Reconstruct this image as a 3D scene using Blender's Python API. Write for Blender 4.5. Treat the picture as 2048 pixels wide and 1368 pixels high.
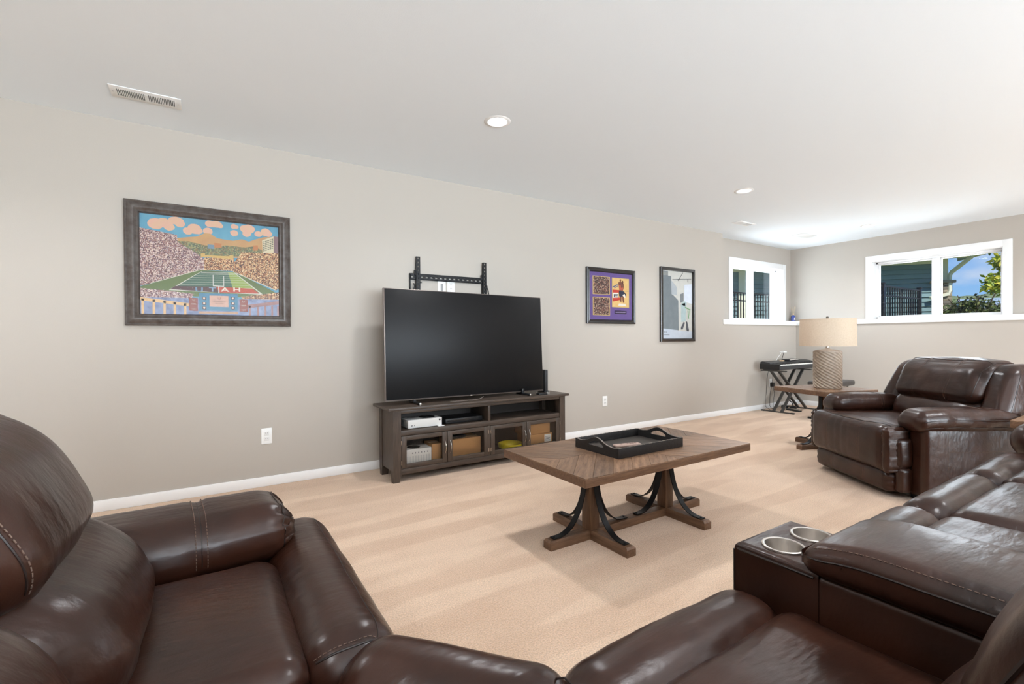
import bpy, bmesh, math, random
from mathutils import Vector, Matrix, noise as mnoise
random.seed(7)
scene = bpy.context.scene
for o in list(bpy.data.objects): bpy.data.objects.remove(o, do_unlink=True)
COL = scene.collection
PI = math.pi

# ------------------------------------------------------------------ camera
FPX, YAW, PITCH, ROLL, ZC = 949.353, 1.0003, -0.0076, -0.0069, 1.0526
fw = Vector((math.cos(YAW)*math.cos(PITCH), math.sin(YAW)*math.cos(PITCH), math.sin(PITCH)))
rt = fw.cross(Vector((0, 0, 1))).normalized(); up = rt.cross(fw)
r2 = math.cos(ROLL)*rt + math.sin(ROLL)*up; u2 = -math.sin(ROLL)*rt + math.cos(ROLL)*up
cam = bpy.data.cameras.new('camera'); cam.sensor_width = 36.0; cam.lens = FPX/2048*36.0
cam.clip_start = 0.02; cam.clip_end = 500
camo = bpy.data.objects.new('camera', cam); COL.objects.link(camo)
camo.matrix_world = Matrix(((r2.x, u2.x, -fw.x, 0), (r2.y, u2.y, -fw.y, 0), (r2.z, u2.z, -fw.z, ZC), (0, 0, 0, 1)))
scene.camera = camo
def pray(px, py):
    return fw + r2*(px-1024)/FPX - u2*(py-684)/FPX
# ------------------------------------------------------------------ world: sky with thin clouds
w = bpy.data.worlds.new('sky'); scene.world = w; w.use_nodes = True
nt = w.node_tree; nt.nodes.clear()
out = nt.nodes.new('ShaderNodeOutputWorld'); bg = nt.nodes.new('ShaderNodeBackground')
sepz = nt.nodes.new('ShaderNodeSeparateXYZ'); sky = nt.nodes.new('ShaderNodeValToRGB')
se = sky.color_ramp.elements; se[0].position = 0; se[0].color = (.40, .66, .95, 1); se[1].position = .6; se[1].color = (.06, .20, .62, 1)
x_ = se.new(.10); x_.color = (.22, .48, .90, 1)
tc = nt.nodes.new('ShaderNodeTexCoord'); mp = nt.nodes.new('ShaderNodeMapping'); mp.inputs['Scale'].default_value = (1, 1, 2.6)
nz = nt.nodes.new('ShaderNodeTexNoise'); nz.inputs['Scale'].default_value = 7; nz.inputs['Detail'].default_value = 6
cr = nt.nodes.new('ShaderNodeValToRGB'); cr.color_ramp.elements[0].position = .52; cr.color_ramp.elements[1].position = .78
cr.color_ramp.elements[1].color = (.75, .75, .75, 1)
mx = nt.nodes.new('ShaderNodeMix'); mx.data_type = 'RGBA'; mx.inputs['B'].default_value = (.86, .88, .92, 1)
nt.links.new(tc.outputs['Generated'], mp.inputs['Vector']); nt.links.new(mp.outputs['Vector'], nz.inputs['Vector'])
nt.links.new(nz.outputs['Fac'], cr.inputs['Fac']); nt.links.new(cr.outputs['Color'], mx.inputs['Factor'])
nt.links.new(tc.outputs['Generated'], sepz.inputs[0]); nt.links.new(sepz.outputs['Z'], sky.inputs['Fac']); nt.links.new(sky.outputs['Color'], mx.inputs['A']); nt.links.new(mx.outputs['Result'], bg.inputs['Color'])
bg.inputs['Strength'].default_value = 0.9
nt.links.new(bg.outputs['Background'], out.inputs['Surface'])
# sun
sl = bpy.data.lights.new('sun', 'SUN'); sl.energy = 4.2; sl.angle = math.radians(1.0); sl.color = (1, .95, .86)
so = bpy.data.objects.new('sun', sl); COL.objects.link(so)
so.rotation_euler = Vector((0.42, 0.62, -0.80)).to_track_quat('-Z', 'Y').to_euler()
# ------------------------------------------------------------------ view
vs = scene.view_settings; vs.view_transform = 'Standard'; vs.look = 'None'; vs.gamma = 1.0; vs.use_curve_mapping = False
vs.exposure = 0.10
CAN_STRENGTH = 14.0
CAN_WATTS = 116.0
WIN_LIGHT = 36.0
ADDED_DOOR_LIGHT = 600.0
cy = scene.cycles
cy.use_denoising = True; cy.max_bounces = 7; cy.diffuse_bounces = 4; cy.glossy_bounces = 3; cy.transmission_bounces = 4
cy.use_adaptive_sampling = True; cy.adaptive_threshold = .10; cy.adaptive_min_samples = 16
cy.transparent_max_bounces = 8; cy.sample_clamp_indirect = 8.0; cy.caustics_reflective = False; cy.caustics_refractive = False

# ------------------------------------------------------------------ materials
MATS = {}
def srgb(r, g, b):
    f = lambda c: (c/255/12.92) if c/255 <= .04045 else ((c/255+.055)/1.055)**2.4
    return (f(r), f(g), f(b), 1)
def mat(name, col, rough=.5, metal=0, spec=.5, var=None, bump=None, stretch=(1, 1, 1), emit=None, coat=0, rnd=0, sheen=0):
    """var=(scale, amount, colour2) noise colour mix; bump=(scale, strength)"""
    if name in MATS: return MATS[name]
    m = bpy.data.materials.new(name); m.use_nodes = True; t = m.node_tree; n = t.nodes
    b = n['Principled BSDF']; b.inputs['Base Color'].default_value = col; b.inputs['Roughness'].default_value = rough
    b.inputs['Metallic'].default_value = metal; b.inputs['Specular IOR Level'].default_value = spec
    b.inputs['Coat Weight'].default_value = coat; b.inputs['Sheen Weight'].default_value = sheen
    tc = n.new('ShaderNodeTexCoord'); mp = n.new('ShaderNodeMapping'); mp.inputs['Scale'].default_value = stretch
    t.links.new(tc.outputs['Object'], mp.inputs['Vector'])
    src = None
    if var:
        nz = n.new('ShaderNodeTexNoise'); nz.inputs['Scale'].default_value = var[0]; nz.inputs['Detail'].default_value = 6
        nz.inputs['Roughness'].default_value = .6
        t.links.new(mp.outputs['Vector'], nz.inputs['Vector'])
        rp = n.new('ShaderNodeValToRGB'); rp.color_ramp.elements[0].position = .5-.5*(1-var[1])*.8; rp.color_ramp.elements[1].position = .5+.5*(1-var[1])*.8
        rp.color_ramp.elements[0].color = col; rp.color_ramp.elements[1].color = var[2]
        t.links.new(nz.outputs['Fac'], rp.inputs['Fac']); src = rp.outputs['Color']
    if rnd:
        oi = n.new('ShaderNodeObjectInfo'); hs = n.new('ShaderNodeHueSaturation'); mr = n.new('ShaderNodeMapRange')
        mr.inputs['To Min'].default_value = 1-rnd; mr.inputs['To Max'].default_value = 1+rnd
        t.links.new(oi.outputs['Random'], mr.inputs['Value']); t.links.new(mr.outputs['Result'], hs.inputs['Value'])
        if src: t.links.new(src, hs.inputs['Color'])
        else: hs.inputs['Color'].default_value = col
        src = hs.outputs['Color']
    if src: t.links.new(src, b.inputs['Base Color'])
    if bump:
        nb = n.new('ShaderNodeTexNoise'); nb.inputs['Scale'].default_value = bump[0]; nb.inputs['Detail'].default_value = 4
        t.links.new(mp.outputs['Vector'], nb.inputs['Vector'])
        bp = n.new('ShaderNodeBump'); bp.inputs['Strength'].default_value = bump[1]; bp.inputs['Distance'].default_value = .01
        t.links.new(nb.outputs['Fac'], bp.inputs['Height']); t.links.new(bp.outputs['Normal'], b.inputs['Normal'])
    if emit:
        b.inputs['Emission Color'].default_value = emit[0]; b.inputs['Emission Strength'].default_value = emit[1]
    MATS[name] = m; return m

def leather_mat():
    m = bpy.data.materials.new('brown_leather'); m.use_nodes = True; t = m.node_tree; n = t.nodes; L = t.links
    b = n['Principled BSDF']
    tc = n.new('ShaderNodeTexCoord')
    n1 = n.new('ShaderNodeTexNoise'); n1.inputs['Scale'].default_value = 5.5; n1.inputs['Detail'].default_value = 5
    L.new(tc.outputs['Object'], n1.inputs['Vector'])
    rp = n.new('ShaderNodeValToRGB'); e = rp.color_ramp.elements
    e[0].position = .3; e[0].color = (.017, .0062, .0038, 1); e[1].position = .75; e[1].color = (.047, .0160, .0085, 1)
    L.new(n1.outputs['Fac'], rp.inputs['Fac']); L.new(rp.outputs['Color'], b.inputs['Base Color'])
    # fine creases (stretched noise) plus pebble grain
    mp = n.new('ShaderNodeMapping'); mp.inputs['Scale'].default_value = (10, 34, 20); mp.inputs['Rotation'].default_value = (.3, .2, .5)
    L.new(tc.outputs['Object'], mp.inputs['Vector'])
    n2 = n.new('ShaderNodeTexNoise'); n2.inputs['Scale'].default_value = 1; n2.inputs['Detail'].default_value = 3; L.new(mp.outputs['Vector'], n2.inputs['Vector'])
    n3 = n.new('ShaderNodeTexVoronoi'); n3.inputs['Scale'].default_value = 420; L.new(tc.outputs['Object'], n3.inputs['Vector'])
    n4 = n.new('ShaderNodeTexNoise'); n4.inputs['Scale'].default_value = 9; n4.inputs['Detail'].default_value = 2; L.new(tc.outputs['Object'], n4.inputs['Vector'])
    a = n.new('ShaderNodeMath'); a.operation = 'MULTIPLY_ADD'; a.inputs[1].default_value = .02; L.new(n3.outputs['Distance'], a.inputs[0]); L.new(n2.outputs['Fac'], a.inputs[2])
    a2 = n.new('ShaderNodeMath'); a2.operation = 'MULTIPLY_ADD'; a2.inputs[1].default_value = .35; L.new(n4.outputs['Fac'], a2.inputs[0]); L.new(a.outputs[0], a2.inputs[2])
    bp = n.new('ShaderNodeBump'); bp.inputs['Strength'].default_value = .40; bp.inputs['Distance'].default_value = .006
    L.new(a2.outputs[0], bp.inputs['Height']); L.new(bp.outputs['Normal'], b.inputs['Normal'])
    mr = n.new('ShaderNodeMapRange'); mr.inputs['To Min'].default_value = .24; mr.inputs['To Max'].default_value = .36
    L.new(n1.outputs['Fac'], mr.inputs['Value']); L.new(mr.outputs['Result'], b.inputs['Roughness'])
    b.inputs['Specular IOR Level'].default_value = .44
    return m
LEATHER = leather_mat()
STITCH = mat('leather_stitch_thread', srgb(104, 82, 70), .7)
PIPING = mat('leather_piping', (.016, .008, .006, 1), .4)
WALL = mat('greige_wall_paint', srgb(183, 176, 167), .85, spec=.25, bump=(260, .05))
CEIL = mat('white_ceiling_paint', srgb(236, 243, 248), .9, spec=.2, bump=(200, .06))
TRIM = mat('white_trim_paint', srgb(240, 240, 240), .45, spec=.4)
WHITEP = mat('white_plastic', srgb(236, 236, 234), .35)
BLACKM = mat("black_steel", (.012, .012, .013, 1), .42, metal=.6, bump=(90, .08))
BLACKP = mat('black_plastic', (.012, .012, .013, 1), .4)
CHROME = mat('brushed_nickel', (.62, .58, .53, 1), .22, metal=1)
STEEL = mat('stainless_steel', (.66, .62, .58, 1), .32, metal=1)
DARKWOOD = mat('espresso_wood', srgb(58, 48, 41), .42, var=(6, .55, srgb(84, 71, 61)), stretch=(1.2, 14, 14), bump=(20, .12))
DARKWOODV = mat('espresso_wood_vertical', srgb(58, 48, 41), .42, var=(6, .55, srgb(84, 71, 61)), stretch=(14, 14, 1.2), bump=(20, .12))
INWOOD = mat('cabinet_interior', srgb(46, 39, 34), .6)
PLANK = mat('rustic_plank', srgb(94, 68, 50), .42, var=(5, .5, srgb(150, 117, 90)), stretch=(1.6, 17, 17), bump=(24, .25), rnd=.30)
RUSTX = mat('rustic_wood', srgb(86, 60, 42), .45, var=(5, .5, srgb(124, 92, 68)), stretch=(1.6, 17, 17), bump=(24, .2))
RUSTY = mat('rustic_wood_cross', srgb(86, 60, 42), .45, var=(5, .5, srgb(124, 92, 68)), stretch=(17, 1.6, 17), bump=(24, .2))
RUSTZ = mat('rustic_wood_upright', srgb(86, 60, 42), .45, var=(5, .5, srgb(124, 92, 68)), stretch=(17, 17, 1.6), bump=(24, .2))
CARDB = mat('cardboard', srgb(196, 148, 96), .8, var=(3, .5, srgb(182, 134, 84)))
def glass_mat(name, tint=(1, 1, 1, 1), ior=1.45, rough=.02):
    m = bpy.data.materials.new(name); m.use_nodes = True; t = m.node_tree; n = t.nodes; n.clear()
    o = n.new('ShaderNodeOutputMaterial'); tr = n.new('ShaderNodeBsdfTransparent'); tr.inputs['Color'].default_value = tint
    gl = n.new('ShaderNodeBsdfGlossy'); gl.inputs['Roughness'].default_value = rough
    fr = n.new('ShaderNodeFresnel'); fr.inputs['IOR'].default_value = ior
    mx = n.new('ShaderNodeMixShader'); t.links.new(fr.outputs[0], mx.inputs[0]); t.links.new(tr.outputs[0], mx.inputs[1]); t.links.new(gl.outputs[0], mx.inputs[2])
    t.links.new(mx.outputs[0], o.inputs['Surface']); MATS[name] = m; return m
GLASS = glass_mat('window_glass'); DGLASS = glass_mat('cabinet_glass', (.97, .96, .95, 1), 1.3); PGLASS = glass_mat('picture_glass', (.97, .97, .97, 1), 1.22, .12)

def carpet_mat():
    m = bpy.data.materials.new('beige_carpet'); m.use_nodes = True; t = m.node_tree; n = t.nodes; L = t.links
    b = n['Principled BSDF']; b.inputs['Roughness'].default_value = .95; b.inputs['Specular IOR Level'].default_value = .1
    b.inputs['Sheen Weight'].default_value = .25; b.inputs['Sheen Roughness'].default_value = .5
    tc = n.new('ShaderNodeTexCoord')
    def nz(scale, detail=3, rot=0, sc=(1, 1, 1)):
        mp = n.new('ShaderNodeMapping'); mp.inputs['Rotation'].default_value = (0, 0, rot); mp.inputs['Scale'].default_value = sc
        L.new(tc.outputs['Object'], mp.inputs['Vector'])
        x = n.new('ShaderNodeTexNoise'); x.inputs['Scale'].default_value = scale; x.inputs['Detail'].default_value = detail
        L.new(mp.outputs['Vector'], x.inputs['Vector']); return x.outputs['Fac']
    # vacuum / nap strokes: stretched noise in two directions, thresholded softly
    def ramp(f, a, bb):
        r = n.new('ShaderNodeMapRange'); r.inputs['From Min'].default_value = a; r.inputs['From Max'].default_value = bb; r.interpolation_type = 'SMOOTHSTEP'
        L.new(f, r.inputs['Value']); return r.outputs['Result']
    def add(a, bb, k):
        x = n.new('ShaderNodeMath'); x.operation = 'MULTIPLY_ADD'; x.inputs[1].default_value = k; L.new(a, x.inputs[0])
        if bb is None: x.inputs[2].default_value = 0
        else: L.new(bb, x.inputs[2])
        return x.outputs[0]
    s1 = ramp(nz(1.6, 2, -.22, (.55, 2.4, 1)), .42, .58); s2 = ramp(nz(1.7, 1, -.95, (.40, 2.8, 1)), .47, .54); s3 = ramp(nz(3.5, 3), .3, .7)
    f = add(s1, None, .28); f = add(s2, f, .42); f = add(s3, f, .30)
    rp = n.new('ShaderNodeValToRGB'); e = rp.color_ramp.elements
    e[0].position = .1; e[0].color = srgb(204, 173, 147); e[1].position = .9; e[1].color = srgb(222, 194, 168)
    L.new(f, rp.inputs['Fac'])
    fine = nz(170, 2); fr = n.new('ShaderNodeMapRange'); fr.inputs['From Min'].default_value = .3; fr.inputs['From Max'].default_value = .7
    fr.inputs['To Min'].default_value = .80; fr.inputs['To Max'].default_value = 1.16; L.new(fine, fr.inputs['Value'])
    hs = n.new('ShaderNodeHueSaturation'); L.new(rp.outputs['Color'], hs.inputs['Color']); L.new(fr.outputs['Result'], hs.inputs['Value'])
    L.new(hs.outputs['Color'], b.inputs['Base Color'])
    bp = n.new('ShaderNodeBump'); bp.inputs['Strength'].default_value = .7; bp.inputs['Distance'].default_value = .008
    L.new(fine, bp.inputs['Height']); L.new(bp.outputs['Normal'], b.inputs['Normal'])
    return m
CARPET = carpet_mat()

# ------------------------------------------------------------------ object helpers
def thing(name, label, cat, loc=(0, 0, 0), rotz=0, group=None):
    o = bpy.data.objects.new(name, None); COL.objects.link(o); o.location = loc; o.rotation_euler = (0, 0, rotz)
    o.empty_display_size = .05
    return tag(o, label, cat, group)
def tag(o, label=None, cat=None, group=None, kind=None):
    if label: o['label'] = label
    if cat: o['category'] = cat
    if group: o['group'] = group
    if kind: o['kind'] = kind
    return o
def struct(o): o['kind'] = 'structure'; return o

class MB:
    def __init__(s): s.v = []; s.f = []; s.mi = []
    def add(s, vs, fs, mi=0):
        k = len(s.v); s.v += [tuple(v) for v in vs]; s.f += [tuple(i+k for i in f) for f in fs]; s.mi += [mi]*len(fs); return s
    def box(s, x0, x1, y0, y1, z0, z1, mi=0):
        vs = [(x, y, z) for x in (x0, x1) for y in (y0, y1) for z in (z0, z1)]
        return s.add(vs, [(0, 1, 3, 2), (4, 6, 7, 5), (0, 4, 5, 1), (2, 3, 7, 6), (0, 2, 6, 4), (1, 5, 7, 3)], mi)
    def rbox(s, x0, x1, y0, y1, z0, z1, r=.004, nb=1, nm=(1, 1, 1), deform=None, mi=0):
        h = ((x1-x0)/2, (y1-y0)/2, (z1-z0)/2); c = ((x1+x0)/2, (y1+y0)/2, (z1+z0)/2)
        rr = min(r, *[a*.999 for a in h])
        ax = []
        for a, m in zip(h, nm):
            i = a-rr
            lo = [-a+rr*(1-math.cos(k/nb*PI/2)) if False else -a+rr*k/nb for k in range(nb)]
            mid = [-i+2*i*k/m for k in range(m+1)]
            ax.append(lo+mid+[-x for x in reversed(lo)])
        idx = {}; vs = []; fs = []
        def vid(p):
            key = (round(p[0], 6), round(p[1], 6), round(p[2], 6))
            if key not in idx:
                inn = [max(-(a-rr), min(a-rr, q)) for q, a in zip(p, h)]
                d = [q-i for q, i in zip(p, inn)]; L = math.sqrt(sum(q*q for q in d))
                # even out bevel spacing with a tangent-like warp
                q = [i+rr*x/L for i, x in zip(inn, d)]; nrm = Vector([x/L for x in d])
                P = Vector(q)
                if deform: P = deform(P, Vector([a/b for a, b in zip(p, h)]), nrm)
                idx[key] = len(vs); vs.append((P[0]+c[0], P[1]+c[1], P[2]+c[2]))
            return idx[key]
        for a in range(3):
            b, d = (a+1) % 3, (a+2) % 3
            for sg in (-1, 1):
                B, D = ax[b], ax[d]
                for i in range(len(B)-1):
                    for j in range(len(D)-1):
                        q = []
                        for (ii, jj) in ((i, j), (i+1, j), (i+1, j+1), (i, j+1)):
                            p = [0, 0, 0]; p[a] = sg*h[a]; p[b] = B[ii]; p[d] = D[jj]; q.append(vid(p))
                        if len(set(q)) == 4: fs.append(tuple(q) if sg > 0 else tuple(reversed(q)))
        return s.add(vs, fs, mi)
    def prism(s, poly, z0, z1, mi=0):
        n = len(poly)
        a = sum(poly[i][0]*poly[(i+1) % n][1]-poly[(i+1) % n][0]*poly[i][1] for i in range(n))
        if a < 0: poly = poly[::-1]
        vs = [(x, y, z0) for x, y in poly]+[(x, y, z1) for x, y in poly]
        fs = [tuple(range(n-1, -1, -1)), tuple(range(n, 2*n))]+[(i, (i+1) % n, n+(i+1) % n, n+i) for i in range(n)]
        return s.add(vs, fs, mi)
    def sweep(s, path, prof, upv=(0, 0, 1), closed=False, cap=True, mi=0):
        """sweep 2-D profile [(side, up)] along path"""
        P = [Vector(p) for p in path]; n = len(P); m = len(prof); vs = []
        for i, p in enumerate(P):
            a = P[(i-1) % n] if (closed or i > 0) else p; b = P[(i+1) % n] if (closed or i < n-1) else p
            t = (b-a)
            t = t.normalized() if t.length > 1e-9 else Vector((1, 0, 0))
            u = Vector(upv(i) if callable(upv) else upv); sd = t.cross(u)
            if sd.length < 1e-6: sd = t.cross(Vector((1, 0, 0)))
            sd.normalize(); uu = sd.cross(t)
            for (x, y) in prof: vs.append(p+sd*x+uu*y)
        fs = []
        for i in range(n if closed else n-1):
            for j in range(m):
                k = (i+1) % n
                fs.append((i*m+j, i*m+(j+1) % m, k*m+(j+1) % m, k*m+j))
        if cap and not closed: fs += [tuple(reversed(range(m))), tuple(range((n-1)*m, n*m))]
        return s.add(vs, fs, mi)
    def tube(s, path, r, n=8, closed=False, mi=0):
        return s.sweep(path, [(r*math.cos(2*PI*k/n), r*math.sin(2*PI*k/n)) for k in range(n)], (0.013, 0.021, 1), closed, True, mi)
    def lathe(s, prof, n=32, c=(0, 0, 0), mi=0, close=False):
        """prof [(r,z)]; r=0 ends collapse"""
        vs = []; fs = []; m = len(prof)
        for (r, z) in prof:
            for k in range(n): vs.append((c[0]+r*math.cos(2*PI*k/n), c[1]+r*math.sin(2*PI*k/n), c[2]+z))
        for i in range(m-1 if not close else m):
            for k in range(n):
                j = (i+1) % m
                fs.append((i*n+k, i*n+(k+1) % n, j*n+(k+1) % n, j*n+k))
        if not close:
            fs += [tuple(reversed(range(n))), tuple(range((m-1)*n, m*n))]
        return s.add(vs, fs, mi)
    def mesh(s, name, mats, smooth=35):
        me = bpy.data.meshes.new(name); me.from_pydata(s.v, [], s.f)
        for m in (mats if isinstance(mats, (list, tuple)) else [mats]): me.materials.append(m)
        if any(s.mi): me.polygons.foreach_set('material_index', s.mi)
        bm = bmesh.new(); bm.from_mesh(me); bmesh.ops.recalc_face_normals(bm, faces=bm.faces); bm.to_mesh(me); bm.free()
        if smooth:
            me.polygons.foreach_set('use_smooth', [True]*len(me.polygons)); me.set_sharp_from_angle(angle=math.radians(smooth))
        me.update(); return me
    def build(s, name, mats, parent=None, smooth=35):
        o = bpy.data.objects.new(name, s.mesh(name, mats, smooth)); COL.objects.link(o)
        if parent: o.parent = parent
        return o
def inst(me, name, parent, loc=(0, 0, 0), rot=(0, 0, 0)):
    o = bpy.data.objects.new(name, me); COL.objects.link(o); o.parent = parent; o.location = loc; o.rotation_euler = rot; return o
def copy_tree(o, parent=None):
    c = o.copy(); COL.objects.link(c); c.parent = parent
    for ch in list(o.children): copy_tree(ch, c)
    return c
def text(name, body, size, m, parent, loc, rot=(PI/2, 0, 0), ext=.0004, align='CENTER', sx=1, bold=0):
    cu = bpy.data.curves.new(name, 'FONT'); cu.body = body; cu.size = size; cu.extrude = ext; cu.align_x = align; cu.align_y = 'CENTER'; cu.offset = bold
    tmp = bpy.data.objects.new(name, cu); me = bpy.data.meshes.new_from_object(tmp); bpy.data.objects.remove(tmp); bpy.data.curves.remove(cu)
    me.materials.clear(); me.materials.append(m)
    o = bpy.data.objects.new(name, me); COL.objects.link(o); o.parent = parent; o.location = loc; o.rotation_euler = rot; o.scale = (sx, 1, 1)
    return o

# ------------------------------------------------------------------ room shell
D, XR, REC, H = 3.8422, 7.7334, 0.162, 2.44
X0, Y0 = -3.4, -4.2                 # unseen sides behind the camera
XJ = 5.84                            # where the upper left wall steps back
LT, LB = 1.290, 1.222                # ledge top / bottom
T = .22                              # outer wall thickness
struct(MB().box(X0-.1, XR+.4, Y0-.1, D+.4, -.12, 0).build('floor', CARPET, smooth=0))
struct(MB().box(X0-.1, XR+.4, Y0-.1, D+.4, H, H+.12).build('ceiling', CEIL, smooth=0))
wl = MB()
wl.box(X0-.1, XJ, D, D+T, 0, H)                                  # full height run
wl.box(XJ, XR+T, D, D+T+REC, 0, LB)                              # lower concrete run
W1 = dict(x0=6.30, x1=7.645, z0=LT, z1=2.105)
yA, yB = D+REC, D+REC+.20
wl.box(XJ, W1['x0'], yA, yB, LB, H); wl.box(W1['x1'], XR+REC+.2, yA, yB, LB, H)
wl.box(W1['x0'], W1['x1'], yA, yB, W1['z1'], H); wl.box(W1['x0'], W1['x1'], yA, yB, LB, W1['z0']-.02)
struct(wl.build('wall_left', WALL, smooth=0))
W2 = dict(y0=1.585, y1=2.885, z0=LT, z1=2.092)
xA, xB = XR+REC, XR+REC+.20
wr = MB()
wr.box(XR, XR+T+REC, Y0, D, 0, LB)
wr.box(xA, xB, W2['y1'], D+REC+.2, LB, H); wr.box(xA, xB, Y0, W2['y0'], LB, H)
wr.box(xA, xB, W2['y0'], W2['y1'], W2['z1'], H); wr.box(xA, xB, W2['y0'], W2['y1'], LB, W2['z0']-.02)
struct(wr.build('wall_right', WALL, smooth=0))
DX0, DX1, DZ = -1.2, 4.6, 2.08      # invented sliding glass doors behind the camera, added for light
wb = MB(); wb.box(X0-.1, DX0, Y0-.12, Y0, 0, H); wb.box(DX1, XR+.4, Y0-.12, Y0, 0, H); wb.box(DX0, DX1, Y0-.12, Y0, DZ, H)
struct(wb.build('wall_back', WALL, smooth=0))
struct(MB().box(X0-.12, X0, Y0-.1, D+.1, 0, H).build('wall_near', WALL, smooth=0))
# baseboards
bb = MB(); bb.rbox(X0, XR, D-.013, D+.001, 0, .069, .003); struct(bb.build('baseboard_left', TRIM))
bb = MB(); bb.rbox(XR-.013, XR+.001, Y0, D-.013, 0, .069, .003); struct(bb.build('baseboard_right', TRIM))
# ledges (deep white sill boards running along both walls)
t1 = MB(); t1.rbox(XJ+.002, XR+.0, D-.018, yA, LB, LT, .004); struct(t1.build('trim_1', TRIM))
t2 = MB(); t2.rbox(XR-.018, xA, Y0, yA, LB, LT, .004); struct(t2.build('trim_2', TRIM))

def window(n, axis, a0, a1, z0, z1, face, amid):
    """window in plane; axis 'x' runs along X (left wall), 'y' along Y (right wall)"""
    root = bpy.data.objects.new('window_%d' % n, None); COL.objects.link(root); struct(root)
    def bx(name, p0, p1, d0, d1, q0, q1, m=TRIM, r=.003, parent=root):
        mb = MB()
        if axis == 'x': mb.rbox(p0, p1, face+d0, face+d1, q0, q1, r)
        else: mb.rbox(face+d0, face+d1, p0, p1, q0, q1, r)
        return mb.build(name, m, parent)
    cw = .082
    bx('casing', a0-cw, a0, -.018, .002, z0+.001, z1+cw); bx('casing', a1, a1+cw, -.018, .002, z0+.001, z1+cw)
    bx('casing', a0-.001, a1+.001, -.018, .002, z1, z1+cw)
    # reveal boards
    bx('reveal', a0-.004, a0+.006, 0, .16, z0, z1); bx('reveal', a1-.006, a1+.004, 0, .16, z0, z1)
    bx('reveal', a0, a1, 0, .16, z1-.006, z1+.004); bx('reveal', a0, a1, 0, .16, z0-.021, z0+.004)
    fwid = .030; d0, d1 = .10, .165
    f1 = bx('frame', a0, a0+fwid, d0, d1, z0, z1); bx('frame', a1-fwid, a1, d0, d1, z0, z1)
    bx('frame', a0, a1, d0, d1, z1-fwid, z1); bx('frame', a0, a1, d0, d1, z0, z0+fwid)
    bx('meeting_rail', amid-.040, amid+.040, d0-.008, d1, z0+fwid, z1-fwid)
    for (p0, p1) in ((a0+fwid, amid-.040), (amid+.040, a1-fwid)):
        s = .012
        sash = bx('sash', p0, p0+s, d0+.02, d1-.01, z0+fwid, z1-fwid); bx('sash', p1-s, p1, d0+.02, d1-.01, z0+fwid, z1-fwid)
        bx('sash', p0, p1, d0+.02, d1-.01, z0+fwid, z0+fwid+s); bx('sash', p0, p1, d0+.02, d1-.01, z1-fwid-s, z1-fwid)
        mb = MB(); g = face+d0+.04
        if axis == 'x': mb.add([(p0, g, z0+.03), (p1, g, z0+.03), (p1, g, z1-.03), (p0, g, z1-.03)], [(0, 1, 2, 3)])
        else: mb.add([(g, p0, z0+.03), (g, p1, z0+.03), (g, p1, z1-.03), (g, p0, z1-.03)], [(0, 1, 2, 3)])
        mb.build('pane', GLASS, root, 0)
    return root
window(1, 'x', W1['x0'], W1['x1'], W1['z0'], W1['z1'], yA, 6.965)
window(2, 'y', W2['y0'], W2['y1'], W2['z0'], W2['z1'], xA, 2.222)
def added_patio_doors():  # unseen, made-up doors that give the room a light source behind the camera
    root = bpy.data.objects.new('added_door_1', None); COL.objects.link(root); struct(root); root.location = (DX0, Y0, 0)
    L = DX1-DX0; n = 4
    MB().rbox(0, L, -.12, .01, DZ-.06, DZ, .004).build('frame_head', TRIM, root); MB().rbox(0, L, -.12, .01, 0, .04, .004).build('frame_sill', TRIM, root)
    for k in range(n+1):
        x = L*k/n; MB().rbox(max(0, x-.04), min(L, x+.04), -.11, .0, .04, DZ-.06, .004).build('stile', TRIM, root)
        if k < n: MB().add([(x+.03, -.06, .04), (x+L/n-.03, -.06, .04), (x+L/n-.03, -.06, DZ-.06), (x+.03, -.06, DZ-.06)], [(0, 1, 2, 3)]).build('pane', GLASS, root, 0)
added_patio_doors()
# area lights for sky light outside the two windows, and inside the added doors
def daylight(name, loc, d, sx, sy, e):
    l = bpy.data.lights.new(name, 'AREA'); l.shape = 'RECTANGLE'; l.size = sx; l.size_y = sy; l.energy = e; l.color = (.82, .92, 1.0)
    o = bpy.data.objects.new(name, l); COL.objects.link(o); o.location = loc
    o.rotation_euler = Vector(d).to_track_quat('-Z', 'Z').to_euler(); return o
daylight('daylight_left', (6.97, yB+.10, 1.70), (0, -1, .15), 1.3, .8, WIN_LIGHT*.8)
daylight('added_door_light', ((DX0+DX1)/2, Y0+.03, 1.08), (0, 1, .0), DX1-DX0-.1, 1.9, ADDED_DOOR_LIGHT)  # added light at the invented doors, evens out the room brightness
daylight('daylight_right', (xB+.10, 2.23, 1.70), (-1, 0, .15), 1.3, .8, WIN_LIGHT)

# ------------------------------------------------------------------ ceiling fixtures
LENS = mat('lit_lens', (1, 1, 1, 1), .5, emit=((.95, .965, 1.0, 1), CAN_STRENGTH))
def can(loc, label):
    t = thing('recessed_light', label, 'light', loc, 0, 'recessed ceiling lights')
    ring = MB().lathe([(.058, -.002), (.064, -.006), (.078, -.005), (.086, 0), (.058, 0)], 40, close=True); ring.build('trim_ring', WHITEP, t)
    MB().lathe([(.0005, -.0031), (.058, -.003), (.058, -.001), (.0005, -.001)], 40).build('lens', LENS, t)
    l = bpy.data.lights.new('can_beam', 'SPOT'); l.energy = CAN_WATTS; l.spot_size = math.radians(150); l.spot_blend = 1.0; l.shadow_soft_size = .085; l.color = (.96, .97, 1.0)
    o = bpy.data.objects.new('can_beam', l); COL.objects.link(o); o.parent = t; o.location = (0, 0, -.012)
    return t
can((1.575, 2.608, H), 'round recessed ceiling light above the coffee table, largest in view')
can((4.304, 2.608, H), 'round recessed ceiling light between the large one and the far corner')
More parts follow.
